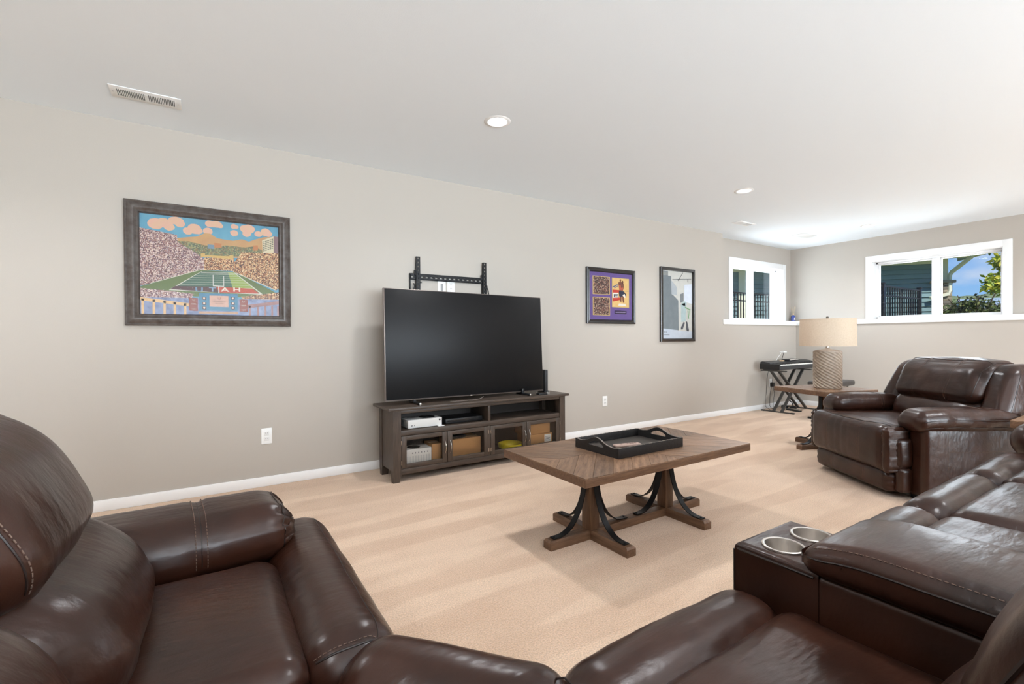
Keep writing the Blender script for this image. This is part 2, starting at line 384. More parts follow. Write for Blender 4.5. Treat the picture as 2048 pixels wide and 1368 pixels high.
can((7.004, 2.605, H), 'small round recessed ceiling light nearest the right-hand window')
for i, x in enumerate((-1.14, 1.575, 4.304, 7.004)):
    for y, row in ((-.1, 'in the row above the sectional'), (-2.8, 'in the row by the added glass doors')):
        can((x, y, H), 'recessed ceiling light %s, %s from the left' % (row, ('first', 'second', 'third', 'fourth')[i]))
can((-1.14, 2.608, H), 'round recessed ceiling light left of the picture wall')

def vent(loc, wx, wy, n, label, slots=True):
    t = thing('ceiling_vent', label, 'vent', loc, 0, 'ceiling vents')
    MB().rbox(-wx/2, wx/2, -wy/2, wy/2, -.006, 0, .003).build('plate', WHITEP, t)
    dk = mat('vent_shadow_gap', (.03, .03, .03, 1), .9)
    if slots:
        MB().box(-wx/2+.03, wx/2-.03, -wy*.28, wy*.28, -.0064, -.002).build('opening', dk, t, 0)
        L = wx-.06; me = MB().box(-.0022, .0022, -wy*.28, wy*.28, -.0085, -.0055).mesh('louver', WHITEP, 0)
        for k in range(n):
            x = -L/2+L*(k+.5)/n
            inst(me, 'louver', t, (x, 0, 0), (0, math.radians(38 if x < 0 else -38)*.8, 0))
        MB().box(-.006, .006, -wy*.28, wy*.28, -.009, -.005).build('divider', WHITEP, t)
        for sx in (-1, 1): MB().lathe([(.004, -.008), (.004, -.005)], 10, (sx*(wx/2-.014), 0, 0)).build('screw', CHROME, t)
    return t
vent((-.277, 3.398, H), .325, .150, 34, 'long white louvered ceiling vent above the stadium picture')
vent((5.53, 3.357, H), .32, .13, 24, 'small white louvered ceiling vent near the far window')
vent((6.93, 3.33, H), .36, .16, 20, 'plain flat white ceiling vent cover by the far corner', False)

# ------------------------------------------------------------------ wall plates
def plate(x, z, label, kind='outlet', wd=.070, ht=.114, y=D):
    t = thing('wall_outlet', label, 'outlet', (x, y, z), 0, 'white wall plates')
    MB().rbox(-wd/2, wd/2, -.006, 0, -ht/2, ht/2, .003, 2).build('plate', WHITEP, t)
    g = mat('outlet_face', srgb(222, 222, 220), .4); dk = mat('outlet_slot', (.05, .05, .05, 1), .6)
    if kind == 'outlet':
        for s in (-1, 1):
            f = MB().rbox(-.0165, .0165, -.0085, -.005, s*.0195-.0145, s*.0195+.0145, .006, 2).build('receptacle', g, t)
            for sx in (-1, 1): MB().box(sx*.0063-.001, sx*.0063+.001, -.0089, -.008, s*.0195-.001, s*.0195+.007).build('slot', dk, f, 0)
    elif kind == 'slot':
        MB().box(-.012, .012, -.0068, -.004, -.045, .02).build('opening', mat('grey_opening', srgb(150, 150, 148), .6), t, 0)
    return t
plate(.353, .360, 'white electrical outlet on the wall below the stadium picture')
plate(3.672, .355, 'white electrical outlet on the wall right of the television')
plate(1.735, 1.515, 'white cable pass-through plate behind the television mount', 'slot', .075, .13)
plate(1.822, 1.515, 'white electrical outlet behind the television mount', 'outlet', .072, .13)
plate(7.0, .372, 'white electrical outlet beside the keyboard stand')

# ------------------------------------------------------------------ framed pictures
def frame_sides(root, wd, ht, prof, m, y0=0):
    """four mitred sides; prof [(inset from outer edge, depth towards room)] closed polygon; local centre origin, faces -Y"""
    hw, hh = wd/2, ht/2
    cs = [(-hw, -hh), (hw, -hh), (hw, hh), (-hw, hh)]
    ins = [(1, 1), (-1, 1), (-1, -1), (1, -1)]
    for i in range(4):
        j = (i+1) % 4; vs = []; n = len(prof)
        for k in (i, j):
            for (a, d) in prof: vs.append((cs[k][0]+ins[k][0]*a, y0-d, cs[k][1]+ins[k][1]*a))
        fs = [(q, (q+1) % n, n+(q+1) % n, n+q) for q in range(n)]+[tuple(range(n)), tuple(range(n, 2*n))]
        MB().add(vs, fs).build('frame_side', m, root)
def flat(name, polys, m, root, y):
    mb = MB()
    for p in polys: mb.add([(x, y, z) for x, z in p], [tuple(range(len(p)))])
    o = mb.build(name, m, root, 0); return o
def ellipse(cx, cz, rx, rz, n=18, a0=0, wob=0):
    return [(cx+rx*(1+wob*random.uniform(-1, 1))*math.cos(2*PI*k/n+a0), cz+rz*(1+wob*random.uniform(-1, 1))*math.sin(2*PI*k/n+a0)) for k in range(n)]
def crowd_mat(name, cols, scale):
    m = bpy.data.materials.new(name); m.use_nodes = True; t = m.node_tree; n = t.nodes; b = n['Principled BSDF']; b.inputs['Roughness'].default_value = .5
    tc = n.new('ShaderNodeTexCoord'); v = n.new('ShaderNodeTexVoronoi'); v.inputs['Scale'].default_value = scale
    sp = n.new('ShaderNodeSeparateColor'); rp = n.new('ShaderNodeValToRGB'); rp.color_ramp.interpolation = 'CONSTANT'
    t.links.new(tc.outputs['Object'], v.inputs['Vector']); t.links.new(v.outputs['Color'], sp.inputs['Color']); t.links.new(sp.outputs[0], rp.inputs['Fac'])
    e = rp.color_ramp.elements
    for i, c in enumerate(cols):
        if i < 2: e[i].position = i/len(cols); e[i].color = c
        else: x = e.new(i/len(cols)); x.color = c
    t.links.new(rp.outputs['Color'], b.inputs['Base Color']); return m

def stadium():
    wd, ht = .954, .798
    t = thing('framed_picture', 'large dark-framed stadium picture with mountains on the left wall', 'picture', (.042, D, 1.550))
    fm = mat('bronze_frame', srgb(64, 52, 46), .38, var=(24, .5, srgb(98, 92, 88)), bump=(70, .15), spec=.6)
    frame_sides(t, wd, ht, [(0, 0), (0, .022), (.006, .028), (.013, .024), (.028, .034), (.048, .034), (.062, .022), (.070, .024), (.076, .014), (.078, .006), (.078, 0)], fm)
    aw, ah = wd-.156, ht-.156
    def cp(x, y):
        u = (x-212)/1343; top = 197+143*u; bot = 1178+17*u; v = (y-top)/(bot-top)
        return (-aw/2+u*aw, ah/2-v*ah)
    def P(*pts): return [cp(*p) for p in pts]
    dk_ = .84
    C = lambda n, r, g, b, **k: mat('print_'+n, srgb(r*dk_, g*dk_, b*dk_), .5, **k)
    Y = [-.006]
    def lay(name, polys, m):
        Y[0] -= .00022; return flat(name, polys, m, t, Y[0])
    MB().box(-aw/2-.002, aw/2+.002, -.006, -.001, -ah/2-.002, ah/2+.002).build('backing', C('sky', 78, 150, 184, var=(5, .4, srgb(104, 160, 178))), t, 0)
    cl = C('cloud', 240, 196, 158, var=(22, .5, srgb(206, 158, 140)))
    blobs = []
    for (x, y, r) in ((350, 300, 70), (420, 290, 60), (530, 270, 70), (570, 300, 45), (470, 330, 50), (640, 370, 45), (700, 350, 65), (740, 370, 40), (830, 370, 45), (850, 300, 45), (910, 305, 60), (950, 320, 30), (1085, 325, 32), (1110, 330, 24), (1200, 350, 50), (1240, 350, 62), (1220, 395, 45), (1090, 390, 40), (1340, 400, 40), (1420, 385, 55), (1450, 400, 40)):
        cx, cz = cp(x, y); Y[0] += .00012; lay('cloud', [ellipse(cx, cz, r*.00062, min(r*.00052, ah/2-cz-.001), 16, 0, .06)], cl)
    lay('mountain', [P((212, 440), (400, 430), (540, 440), (640, 430), (720, 425), (800, 390), (850, 395), (920, 440), (1000, 455), (1080, 465), (1170, 450), (1240, 475), (1300, 455), (1400, 430), (1555, 430), (1555, 640), (212, 620))], C('mountain', 224, 178, 112, var=(12, .4, srgb(168, 124, 84))))
    lay('trees', [P((540, 470), (640, 470), (760, 500), (900, 530), (1000, 510), (1100, 520), (1200, 530), (1290, 520), (1380, 560), (1380, 620), (540, 620))], crowd_mat('print_trees', [srgb(98, 108, 74), srgb(140, 136, 92), srgb(120, 100, 66), srgb(84, 92, 72)], 150))
    lay('buildings', [P((825, 500), (890, 505), (890, 545), (825, 540))], C('blue_block', 122, 150, 168)); lay('buildings', [P((890, 485), (962, 492), (962, 535), (890, 530)), P((1285, 510), (1335, 510), (1335, 560), (1285, 560))], C('orange_block', 205, 130, 74))
    lay('tower', [P((1380, 462), (1505, 425), (1505, 585), (1384, 585))], C('tower', 236, 220, 182)); lay('tower', [P((1505, 425), (1555, 430), (1555, 590), (1505, 585))], C('tower_side', 142, 108, 110))
    wins = []
    for i in range(6):
        for j in range(5):
            xx = 1390+j*23; yy = 475-j*6+i*17
            wins.append(P((xx, yy), (xx+18, yy-4), (xx+18, yy+5), (xx, yy+9)))
    lay('tower_windows', wins, C('tower_window', 112, 112, 92))
    cm1 = crowd_mat('print_crowd_left', [srgb(132, 92, 90), srgb(186, 166, 160), srgb(82, 54, 54), srgb(156, 120, 110), srgb(104, 76, 88), srgb(206, 184, 168)], 230)
    cm2 = crowd_mat('print_crowd_right', [srgb(132, 80, 48), srgb(202, 160, 112), srgb(58, 34, 28), srgb(168, 112, 70), srgb(92, 54, 38), srgb(216, 186, 140)], 230)
    lay('crowd', [P((212, 340), (540, 410), (545, 480), (700, 575), (800, 650), (795, 750), (212, 910))], cm1)
    lay('crowd', [P((790, 630), (1085, 635), (1085, 760), (790, 752))], cm2)
    lay('crowd', [P((1165, 578), (1555, 588), (1555, 935), (1520, 950), (1080, 770), (1050, 720))], cm2)
    lay('arcade', [P((760, 590), (800, 588), (800, 606), (1040, 616), (1040, 604), (1078, 606), (1078, 645), (760, 622))], C('arcade', 226, 184, 104))
    lay('grass', [P((755, 752), (1090, 768), (1555, 985), (1555, 1020), (700, 1010), (212, 960), (212, 915))], C('grass', 104, 122, 62))
    lay('field', [P((775, 762), (1022, 772), (1070, 930), (500, 925))], C('field_shade', 74, 110, 88)); lay('field', [P((1022, 772), (1085, 776), (1300, 935), (1070, 930))], C('field_sun', 158, 180, 82))
    lines = []
    for k in range(9):
        f = (k/8)**1.5; y = 770+150*f; xl = 770-262*f; xr = 1080+205*f
        lines.append(P((xl, y), (xr, y+8), (xr, y+10.5), (xl, y+2.5)))
    lines += [P((765, 762), (772, 762), (492, 938), (476, 936)), P((1082, 776), (1092, 776), (1385, 990), (1365, 988)), P((470, 940), (1350, 976), (1365, 990), (460, 950))]
    lines += [P((300, 880), (760, 745), (760, 750), (300, 886)), P((1100, 775), (1520, 942), (1520, 950), (1100, 781))]
    lay('field_line', lines, C('line', 226, 220, 200))
    lay('end_zone', [P((520, 908), (900, 914), (940, 972), (474, 940))], C('zone_shade', 88, 52, 50)); lay('end_zone', [P((900, 914), (1270, 932), (1345, 980), (940, 972))], C('zone_sun', 200, 76, 42))
    for ch, x, c in (('U', 740, (128, 164, 190)), ('T', 868, (150, 178, 200)), ('A', 990, (244, 226, 206)), ('H', 1110, (248, 230, 210))):
        cx, cz = cp(x, 944); Y[0] -= .00022
        text('lettering', ch, .040, C('zone_'+ch, *c), t, (cx, Y[0], cz), sx=1.7, bold=.0008)
    lay('goalpost', [P((872, 800), (878, 800), (878, 908), (872, 908)), P((977, 808), (983, 808), (983, 914), (977, 914)), P((872, 902), (983, 907), (983, 914), (872, 909)), P((925, 908), (935, 908), (935, 978), (925, 978))], C('post', 240, 236, 226))
    lay('crowd', [P((212, 930), (450, 955), (690, 985), (660, 1040), (212, 1022))], cm1); lay('crowd', [P((1150, 1012), (1555, 968), (1555, 1062), (1225, 1085))], cm2)
    lay('arches', [P((212, 1020), (1555, 1040), (1555, 1200), (212, 1185))], C('arch_shade', 96, 104, 138, var=(30, .4, srgb(140, 150, 180))))
    cols = [P((x, 1030+.12*(x-212)), (x+22, 1032+.12*(x-212)), (x+22, 1190), (x, 1190)) for x in (220, 316, 410, 502, 596)]
    lay('column', cols+[P((212, 1018), (650, 1078), (650, 1108), (212, 1050))], C('rail_sun', 236, 190, 130))
    cols = [P((x, 1100), (x+20, 1100), (x+20, 1195), (x, 1195)) for x in (1232, 1318, 1396, 1470, 1535)]
    lay('column', cols+[P((1218, 1090), (1555, 1052), (1555, 1086), (1218, 1122))], C('rail_shade', 168, 118, 112))
    lay('side_board', [P((642, 1022), (726, 1024), (726, 1152), (642, 1148)), P((1137, 1036), (1220, 1040), (1220, 1158), (1137, 1154))], C('side_board', 150, 66, 44))
    lay('scoreboard', [P((738, 975), (1118, 986), (1118, 1152), (738, 1146))], C('scoreboard', 74, 134, 164)); lay('scoreboard', [P((838, 1000), (1024, 1005), (1024, 1113), (838, 1108))], C('screen', 226, 176, 152))
    lay('scoreboard_icon', [P((x, y), (x+38, y+4), (x+38, y+32), (x, y+28)) for x in (768, 1050) for y in (1012, 1062, 1106)], C('icon', 58, 44, 52))
    lay('scoreboard_icon', [P((x+10, y+5), (x+30, y+8), (x+24, y+26), (x+8, y+20)) for x in (768, 1050) for y in (1012, 1062, 1106)], C('icon_light', 236, 210, 190))
    lay('caption_strip', [P((735, 1156), (1120, 1160), (1120, 1180), (735, 1177))], C('caption', 206, 160, 124))
    ink = C('ink', 120, 40, 40); dk = C('ink_dark', 96, 66, 66); wt = C('ink_white', 240, 226, 206)
    Y[0] -= .00022
    for (s, x, y, sz, m_, sx) in (('U', 934, 1029, .022, ink, 1.3), ('THE', 890, 1040, .006, dk, 1), ('UNIVERSITY', 932, 1058, .0135, dk, 1.05), ('OF UTAH', 932, 1080, .011, dk, 1.05), ('U', 690, 1046, .018, wt, 1.2), ('U', 1177, 1060, .018, wt, 1.2), ('2008', 684, 1085, .011, wt, 1.3), ('2008', 1178, 1098, .011, wt, 1.3), ('13-0', 684, 1132, .010, wt, 1.2), ('13-0', 1178, 1140, .010, wt, 1.2)):
        cx, cz = cp(x, y); text('lettering', s, sz, m_, t, (cx, Y[0], cz), sx=sx)
    MB().add([(-aw/2, -.0185, -ah/2), (aw/2, -.0185, -ah/2), (aw/2, -.0185, ah/2), (-aw/2, -.0185, ah/2)], [(0, 1, 2, 3)]).build('glass', PGLASS, t, 0)
stadium()

def jersey_frame():
    wd, ht = .735, .608
    t = thing('framed_photos', 'black-framed purple mat with three basketball photos and small nameplate', 'picture', (3.770, D, 1.5105))
    fm = mat('black_gloss_frame', (.014, .013, .013, 1), .28, spec=.6)
    frame_sides(t, wd, ht, [(0, 0), (0, .024), (.010, .028), (.024, .022), (.036, .026), (.046, .012), (.046, 0)], fm)
    aw, ah = wd-.09, ht-.09
    MB().box(-aw/2-.002, aw/2+.002, -.007, -.001, -ah/2-.002, ah/2+.002).build('mat_board', mat('purple_mat', srgb(104, 82, 140), .8), t, 0)
    def cp(x, y):   # crop px of the 1160..1400 zoom
        u = (x-155)/(840-155); top = 168+52*u; bot = 968+8*u; return (-aw/2+u*aw, ah/2-(y-top)/(bot-top)*ah)
    P = lambda *q: [cp(*p) for p in q]
    y = [-.0074]
    def lay(n, polys, m): y[0] -= .0003; return flat(n, polys, m, t, y[0])
    gold = mat('gold_bevel', srgb(206, 176, 110), .5)
    lay('photo_border', [P((208, 240), (478, 262), (478, 556), (208, 550)), P((208, 590), (478, 604), (478, 902), (208, 896)), P((510, 268), (794, 288), (794, 772), (510, 762))], gold)
    c1 = crowd_mat('photo_crowd_a', [srgb(60, 44, 40), srgb(120, 80, 66), srgb(38, 30, 30), srgb(196, 170, 150), srgb(90, 60, 56), srgb(150, 104, 88), srgb(46, 40, 44)], 150)
    lay('photo', [P((218, 250), (470, 270), (470, 548), (218, 542))], c1); lay('photo', [P((218, 600), (470, 613), (470, 892), (218, 887))], c1)
    lay('photo', [P((520, 278), (786, 297), (786, 763), (520, 753))], mat('photo_court', srgb(232, 196, 128), .5, var=(9, .4, srgb(214, 170, 104))))
    lay('photo_detail', [P((520, 470), (640, 478), (640, 520), (520, 520)), P((520, 608), (640, 600), (640, 640), (520, 668))], mat('photo_red', srgb(196, 62, 46), .5))
    lay('photo_detail', [P((520, 522), (612, 524), (612, 604), (520, 606))], mat('photo_white', srgb(234, 226, 214), .5))
    lay('photo_detail', [P((540, 545), (610, 545), (610, 556), (556, 556), (556, 566), (604, 566), (604, 576), (556, 576), (556, 586), (610, 586), (610, 597), (540, 597))], mat('photo_navy', srgb(36, 42, 62), .5))
    lay('photo_detail', [P((520, 420), (600, 378), (606, 392), (520, 440)), P((545, 440), (610, 402), (612, 412), (550, 450)), P((700, 494), (786, 496), (786, 499), (700, 497))], mat('photo_blue', srgb(56, 84, 132), .5))
    lay('photo_figure', [ellipse(*cp(648, 318), .012, .016), ellipse(*cp(684, 345), .013, .018), P((612, 350), (650, 335), (700, 370), (706, 420), (690, 490), (630, 490), (622, 420)), P((640, 560), (668, 560), (662, 680), (640, 660)), P((670, 560), (700, 570), (712, 680), (690, 690))], mat('photo_skin', srgb(122, 72, 54), .5))
    lay('photo_figure', [P((622, 400), (650, 392), (660, 440), (690, 432), (694, 478), (628, 478))], mat('photo_jersey', srgb(186, 92, 72), .5))
    lay('photo_figure', [P((622, 490), (700, 495), (740, 545), (742, 600), (700, 560), (668, 590), (626, 580))], mat('photo_shorts', srgb(42, 46, 64), .5))
    lay('photo_figure', [P((680, 560), (716, 540), (736, 596), (712, 608)), P((620, 700), (730, 706), (740, 745), (612, 738))], mat('photo_pale', srgb(232, 222, 206), .5))
    lay('nameplate', [P((550, 815), (746, 822), (746, 878), (550, 872))], mat('dark_plate', srgb(52, 38, 70), .35))
    lay('nameplate_marks', [P((566+i*15, 836+(i % 3)*2), (576+i*15, 836+(i % 2)*3), (576+i*15, 858), (566+i*15, 856)) for i in range(11)], mat('plate_marks', srgb(150, 138, 168), .5))
    MB().add([(-aw/2, -.0125, -ah/2), (aw/2, -.0125, -ah/2), (aw/2, -.0125, ah/2), (-aw/2, -.0125, ah/2)], [(0, 1, 2, 3)]).build('glass', PGLASS, t, 0)
jersey_frame()

def poster():
    wd, ht = .645, .905
    t = thing('framed_poster', 'tall narrow black-framed grey street poster of walking figure in glass', 'picture', (4.893, D, 1.4525))
    fm = mat('black_poster_frame', (.02, .016, .014, 1), .25, spec=.7)
    frame_sides(t, wd, ht, [(0, 0), (0, .026), (.006, .030), (.034, .030), (.040, .012), (.040, 0)], fm)
    aw, ah = wd-.078, ht-.078
    def cp(x, y):
        u = (x-1360)/(1812-1360); top = 150+50*u; bot = 1250-2*u; return (-aw/2+u*aw, ah/2-(y-top)/(bot-top)*ah)
    P = lambda *q: [cp(*p) for p in q]
    y = [-.0064]
    def lay(n, polys, m): y[0] -= .0003; return flat(n, polys, m, t, y[0])
    g = lambda n, r, gg, b: mat('poster_'+n, srgb(r, gg, b), .5, var=(14, .4, srgb(min(255, r+14), min(255, gg+14), min(255, b+14))))
    MB().box(-aw/2-.002, aw/2+.002, -.006, -.001, -ah/2-.002, ah/2+.002).build('print_base', g('pale', 206, 204, 196), t, 0)
    lay('print_shape', [P((1360, 1085), (1480, 1095), (1610, 1125), (1812, 1140), (1812, 1250), (1360, 1250))], g('ground', 196, 204, 214))
    lay('print_shape', [P((1360, 160), (1450, 172), (1450, 245), (1495, 250), (1500, 540), (1530, 560), (1600, 640), (1605, 1120), (1360, 1085))], g('slab', 118, 126, 130))
    lay('print_shape', [P((1500, 320), (1580, 430), (1580, 560), (1500, 540))], g('wedge', 176, 182, 186)); lay('print_shape', [P((1360, 172), (1450, 180), (1450, 238), (1360, 232))], g('grey_block', 142, 144, 142))
    lay('print_shape', [P((1690, 390), (1812, 380), (1812, 700), (1690, 660))], g('window_light', 222, 228, 238)); lay('print_shape', [P((1630, 540), (1680, 520), (1680, 660), (1630, 680))], g('tower', 128, 132, 134))  # pale panel paints a window reflection into the print
    lay('print_line', [P((1510, 298), (1800, 296), (1800, 303), (1510, 304)), P((1668, 195), (1676, 197), (1612, 310), (1604, 308)), P((1595, 300), (1603, 300), (1603, 330), (1595, 330)), P((1742, 300), (1752, 300), (1752, 350), (1742, 350))], g('line', 96, 98, 98))
    lay('print_figure', [ellipse(*cp(1690, 690), .05, .028), P((1640, 700), (1700, 680), (1715, 760), (1712, 980), (1640, 985))], g('figure', 178, 196, 196))
    lay('print_figure', [P((1680, 985), (1700, 1000), (1665, 1105), (1638, 1105), (1640, 1070)), P((1715, 975), (1735, 985), (1762, 1120), (1750, 1142), (1722, 1120))], g('shoe', 82, 84, 90))
    lay('print_leaf', [P((1700, 740), (1790, 790), (1780, 800), (1700, 760)), P((1740, 800), (1752, 800), (1765, 930), (1755, 935)), P((1770, 780), (1782, 785), (1778, 880), (1770, 880))], g('leaf', 128, 172, 120))
    lay('print_marks', [P((1385, 1130), (1398, 1132), (1398, 1158), (1385, 1156)), P((1410, 1134), (1424, 1135), (1424, 1160), (1410, 1158)), P((1385, 1180), (1465, 1184), (1465, 1200), (1385, 1196))], g('marks', 150, 156, 164))
    MB().add([(-aw/2, -.011, -ah/2), (aw/2, -.011, -ah/2), (aw/2, -.011, ah/2), (-aw/2, -.011, ah/2)], [(0, 1, 2, 3)]).build('glass', PGLASS, t, 0)
poster()

# ------------------------------------------------------------------ television stand
SX0, SX1, SYF, SYB = 1.130, 2.730, 3.370, 3.700
def tv_stand():
    t = thing('tv_stand', 'dark espresso television stand with glass doors under the television', 'tv stand', (1.93, 3.535, 0))
    ox, oy = 1.93, 3.535
    def b(name, x0, x1, y0, y1, z0, z1, m=DARKWOOD, r=.003, parent=t):
        return MB().rbox(x0-ox, x1-ox, y0-oy, y1-oy, z0, z1, r).build(name, m, parent)
    b('top', 1.088, 2.760, 3.345, 3.722, .530, .551, r=.004)
    lw = .060
    for x in (SX0, SX1-lw):
        for y in (SYF, SYB-lw):
            # tapered feet below the apron, outside face straight
            mb = MB(); xi = x-ox; yi = y-oy; tp = .014; sx = 1 if x == SX0 else -1
            xa, xb = xi, xi+lw
            fa, fb = (xa, xb-tp) if sx > 0 else (xa+tp, xb)
            z = .055
            vs = [(fa, yi, 0), (fb, yi, 0), (fb, yi+lw-tp, 0), (fa, yi+lw-tp, 0), (xa, yi, z), (xb, yi, z), (xb, yi+lw, z), (xa, yi+lw, z), (xa, yi, .530), (xb, yi, .530), (xb, yi+lw, .530), (xa, yi+lw, .530)]
            fs = [(3, 2, 1, 0), (8, 9, 10, 11)]+[(i, (i+1) % 4, 4+(i+1) % 4, 4+i) for i in range(4)]+[(4+i, 4+(i+1) % 4, 8+(i+1) % 4, 8+i) for i in range(4)]
            mb.add(vs, fs).build('leg', DARKWOODV, t)
    # side panels with arched lower edge
    for x in (SX0+.006, SX1-.024):
        mb = MB(); pts = [(SYF+.05-oy, .530), (SYB-.05-oy, .530), (SYB-.05-oy, .050), (SYB-.085-oy, .075), (SYF+.085-oy, .075), (SYF+.05-oy, .050)]
        vs = [(x-ox, y, z) for y, z in pts]+[(x+.018-ox, y, z) for y, z in pts]; n = 6
        mb.add(vs, [tuple(range(n)), tuple(range(2*n-1, n-1, -1))]+[(i, (i+1) % n, n+(i+1) % n, n+i) for i in range(n)]).build('side_panel', DARKWOODV, t)
    xl, xr = SX0+lw, SX1-lw
    b('top_rail', xl, xr, SYF+.004, SYF+.022, .502, .530)
    b('shelf', xl, xr, SYF+.006, SYB-.01, .338, .377)
    b('bottom_panel', xl, xr, SYF+.02, SYB-.01, .078, .096, INWOOD)
    b('apron', xl, xr, SYF+.004, SYF+.022, .052, .095)
    b('back_panel', xl, xr, SYB-.012, SYB-.004, .075, .530, INWOOD, .001)
    b('divider', 1.931, 1.953, SYF+.006, SYB-.012, .377, .502, DARKWOODV); b('divider', 1.929, 1.947, SYF+.004, SYB-.012, .095, .338, DARKWOODV)
    hm = CHROME
    for i, (a, c, hs) in enumerate(((1.192, 1.560, 1), (1.564, 1.928, -1), (1.949, 2.306, 1), (2.310, 2.668, -1))):
        d = bpy.data.objects.new('door', None); COL.objects.link(d); d.parent = t; d.location = (a-ox, SYF-oy, .215); d['label'] = 'dark framed cabinet door with clear glass pane'
        wdt = c-a; s = .040; z0, z1 = .097-.215, .335-.215
        MB().rbox(0, s, 0, .018, z0, z1, .002).build('stile', DARKWOODV, d); MB().rbox(wdt-s, wdt, 0, .018, z0, z1, .002).build('stile', DARKWOODV, d)
        MB().rbox(s, wdt-s, .001, .018, z0, z0+.032, .002).build('rail', DARKWOOD, d); MB().rbox(s, wdt-s, .001, .018, z1-.032, z1, .002).build('rail', DARKWOOD, d)
        MB().box(s-.004, wdt-s+.004, .009, .012, z0+.028, z1-.028).build('pane', DGLASS, d, 0)
        hx = wdt-.020 if hs > 0 else .020
        path = [(hx, -.001-.020*math.sin(PI*k/12), .048-.096*k/12) for k in range(13)]
        MB().sweep(path, [(.0042*math.cos(q*PI/4), .0034*math.sin(q*PI/4)) for q in range(8)], (1, 0, 0)).build('handle', hm, d)
        for zz in (z0+.03, z1-.06):
            hx2 = -.001 if hs > 0 else wdt+.001
            MB().lathe([(.0032, 0), (.0032, .03)], 8, (hx2, -.002, zz)).build('hinge', CHROME, d)
    return t
tv_stand()

def television():
    t = thing('television', 'large flat black-screen television standing on the dark stand', 'television', (1.853, 3.50, .551), 0)
    r = bpy.data.objects.new('panel', None); COL.objects.link(r); r.parent = t
    r.location = (0, 0, .028); r.rotation_euler = (math.radians(-3.0), math.radians(.52), math.radians(1.1))
    wd, ht = 1.482, .858
    tvf = mat('tv_bezel_grey', srgb(122, 112, 106), .35, metal=.6)
    scr = mat('tv_screen', (.005, .005, .0055, 1), .40, spec=.22)
    MB().rbox(-wd/2, wd/2, .002, .030, 0, ht, .002).build('housing', tvf, r)
    MB().rbox(-wd/2+.30, wd/2-.30, .028, .062, .08, ht-.30, .012, 2).build('rear_cover', BLACKP, r)
    MB().rbox(-wd/2+.007, wd/2-.004, -.0012, .004, .009, ht-.005, .001).build('screen', scr, r)
    MB().rbox(-.022, .022, -.0016, .002, .0008, .0075, .0008).build('badge', CHROME, r)
    for sx in (-1, 1):
        f = MB(); x = sx*.505
        f.tube([(x, -.118, .0095), (x, -.02, .0105), (x, .10, .0095)], .0095, 10); f.rbox(x-.012, x+.012, -.006, .028, .006, .055, .004)
        fo = f.build('foot', BLACKP, t)
        c = MB().lathe([(.0096, -.001), (.0096, .001), (.003, .0025)], 16).build('foot_cap', CHROME, fo)
        c.location = (x, -.119, .0095); c.rotation_euler = (PI/2, 0, 0)
    return t
television()
# cable lying on the stand in front of the television
tag(MB().tube([(1.62, 3.44, .5525), (1.72, 3.425, .5535), (1.83, 3.43, .5535), (1.90, 3.45, .556), (1.94, 3.47, .57)], .0022, 6).build('cable', mat('grey_cable', srgb(120, 112, 106), .5)), 'thin grey cable lying on the stand below the television', 'cable')
rt_ = thing('router', 'slim upright dark router standing behind the right edge of the television', 'router', (2.655, 3.60, .551))
MB().rbox(-.016, .016, -.055, .055, 0, .205, .006, 2).build('case', mat('router_dark', (.03, .03, .032, 1), .4), rt_)
MB().rbox(.0165, .019, -.050, .050, .03, .20, .001).build('side_panel', mat('router_grey', srgb(170, 170, 168), .4), rt_); MB().rbox(-.028, .028, -.06, .06, 0, .012, .004).build('base', BLACKP, rt_)
sb = thing('streaming_box', 'small black box with plugs on the stand right of the television foot', 'media box', (2.50, 3.405, .551))
MB().rbox(-.045, .045, -.02, .03, 0, .014, .003).build('case', BLACKP, sb)
for x in (.055, .072): MB().lathe([(.007, 0), (.007, .018), (.004, .022)], 12, (x, .0, 0)).build('plug', mat('plug_grey', srgb(150, 146, 140), .4), sb)

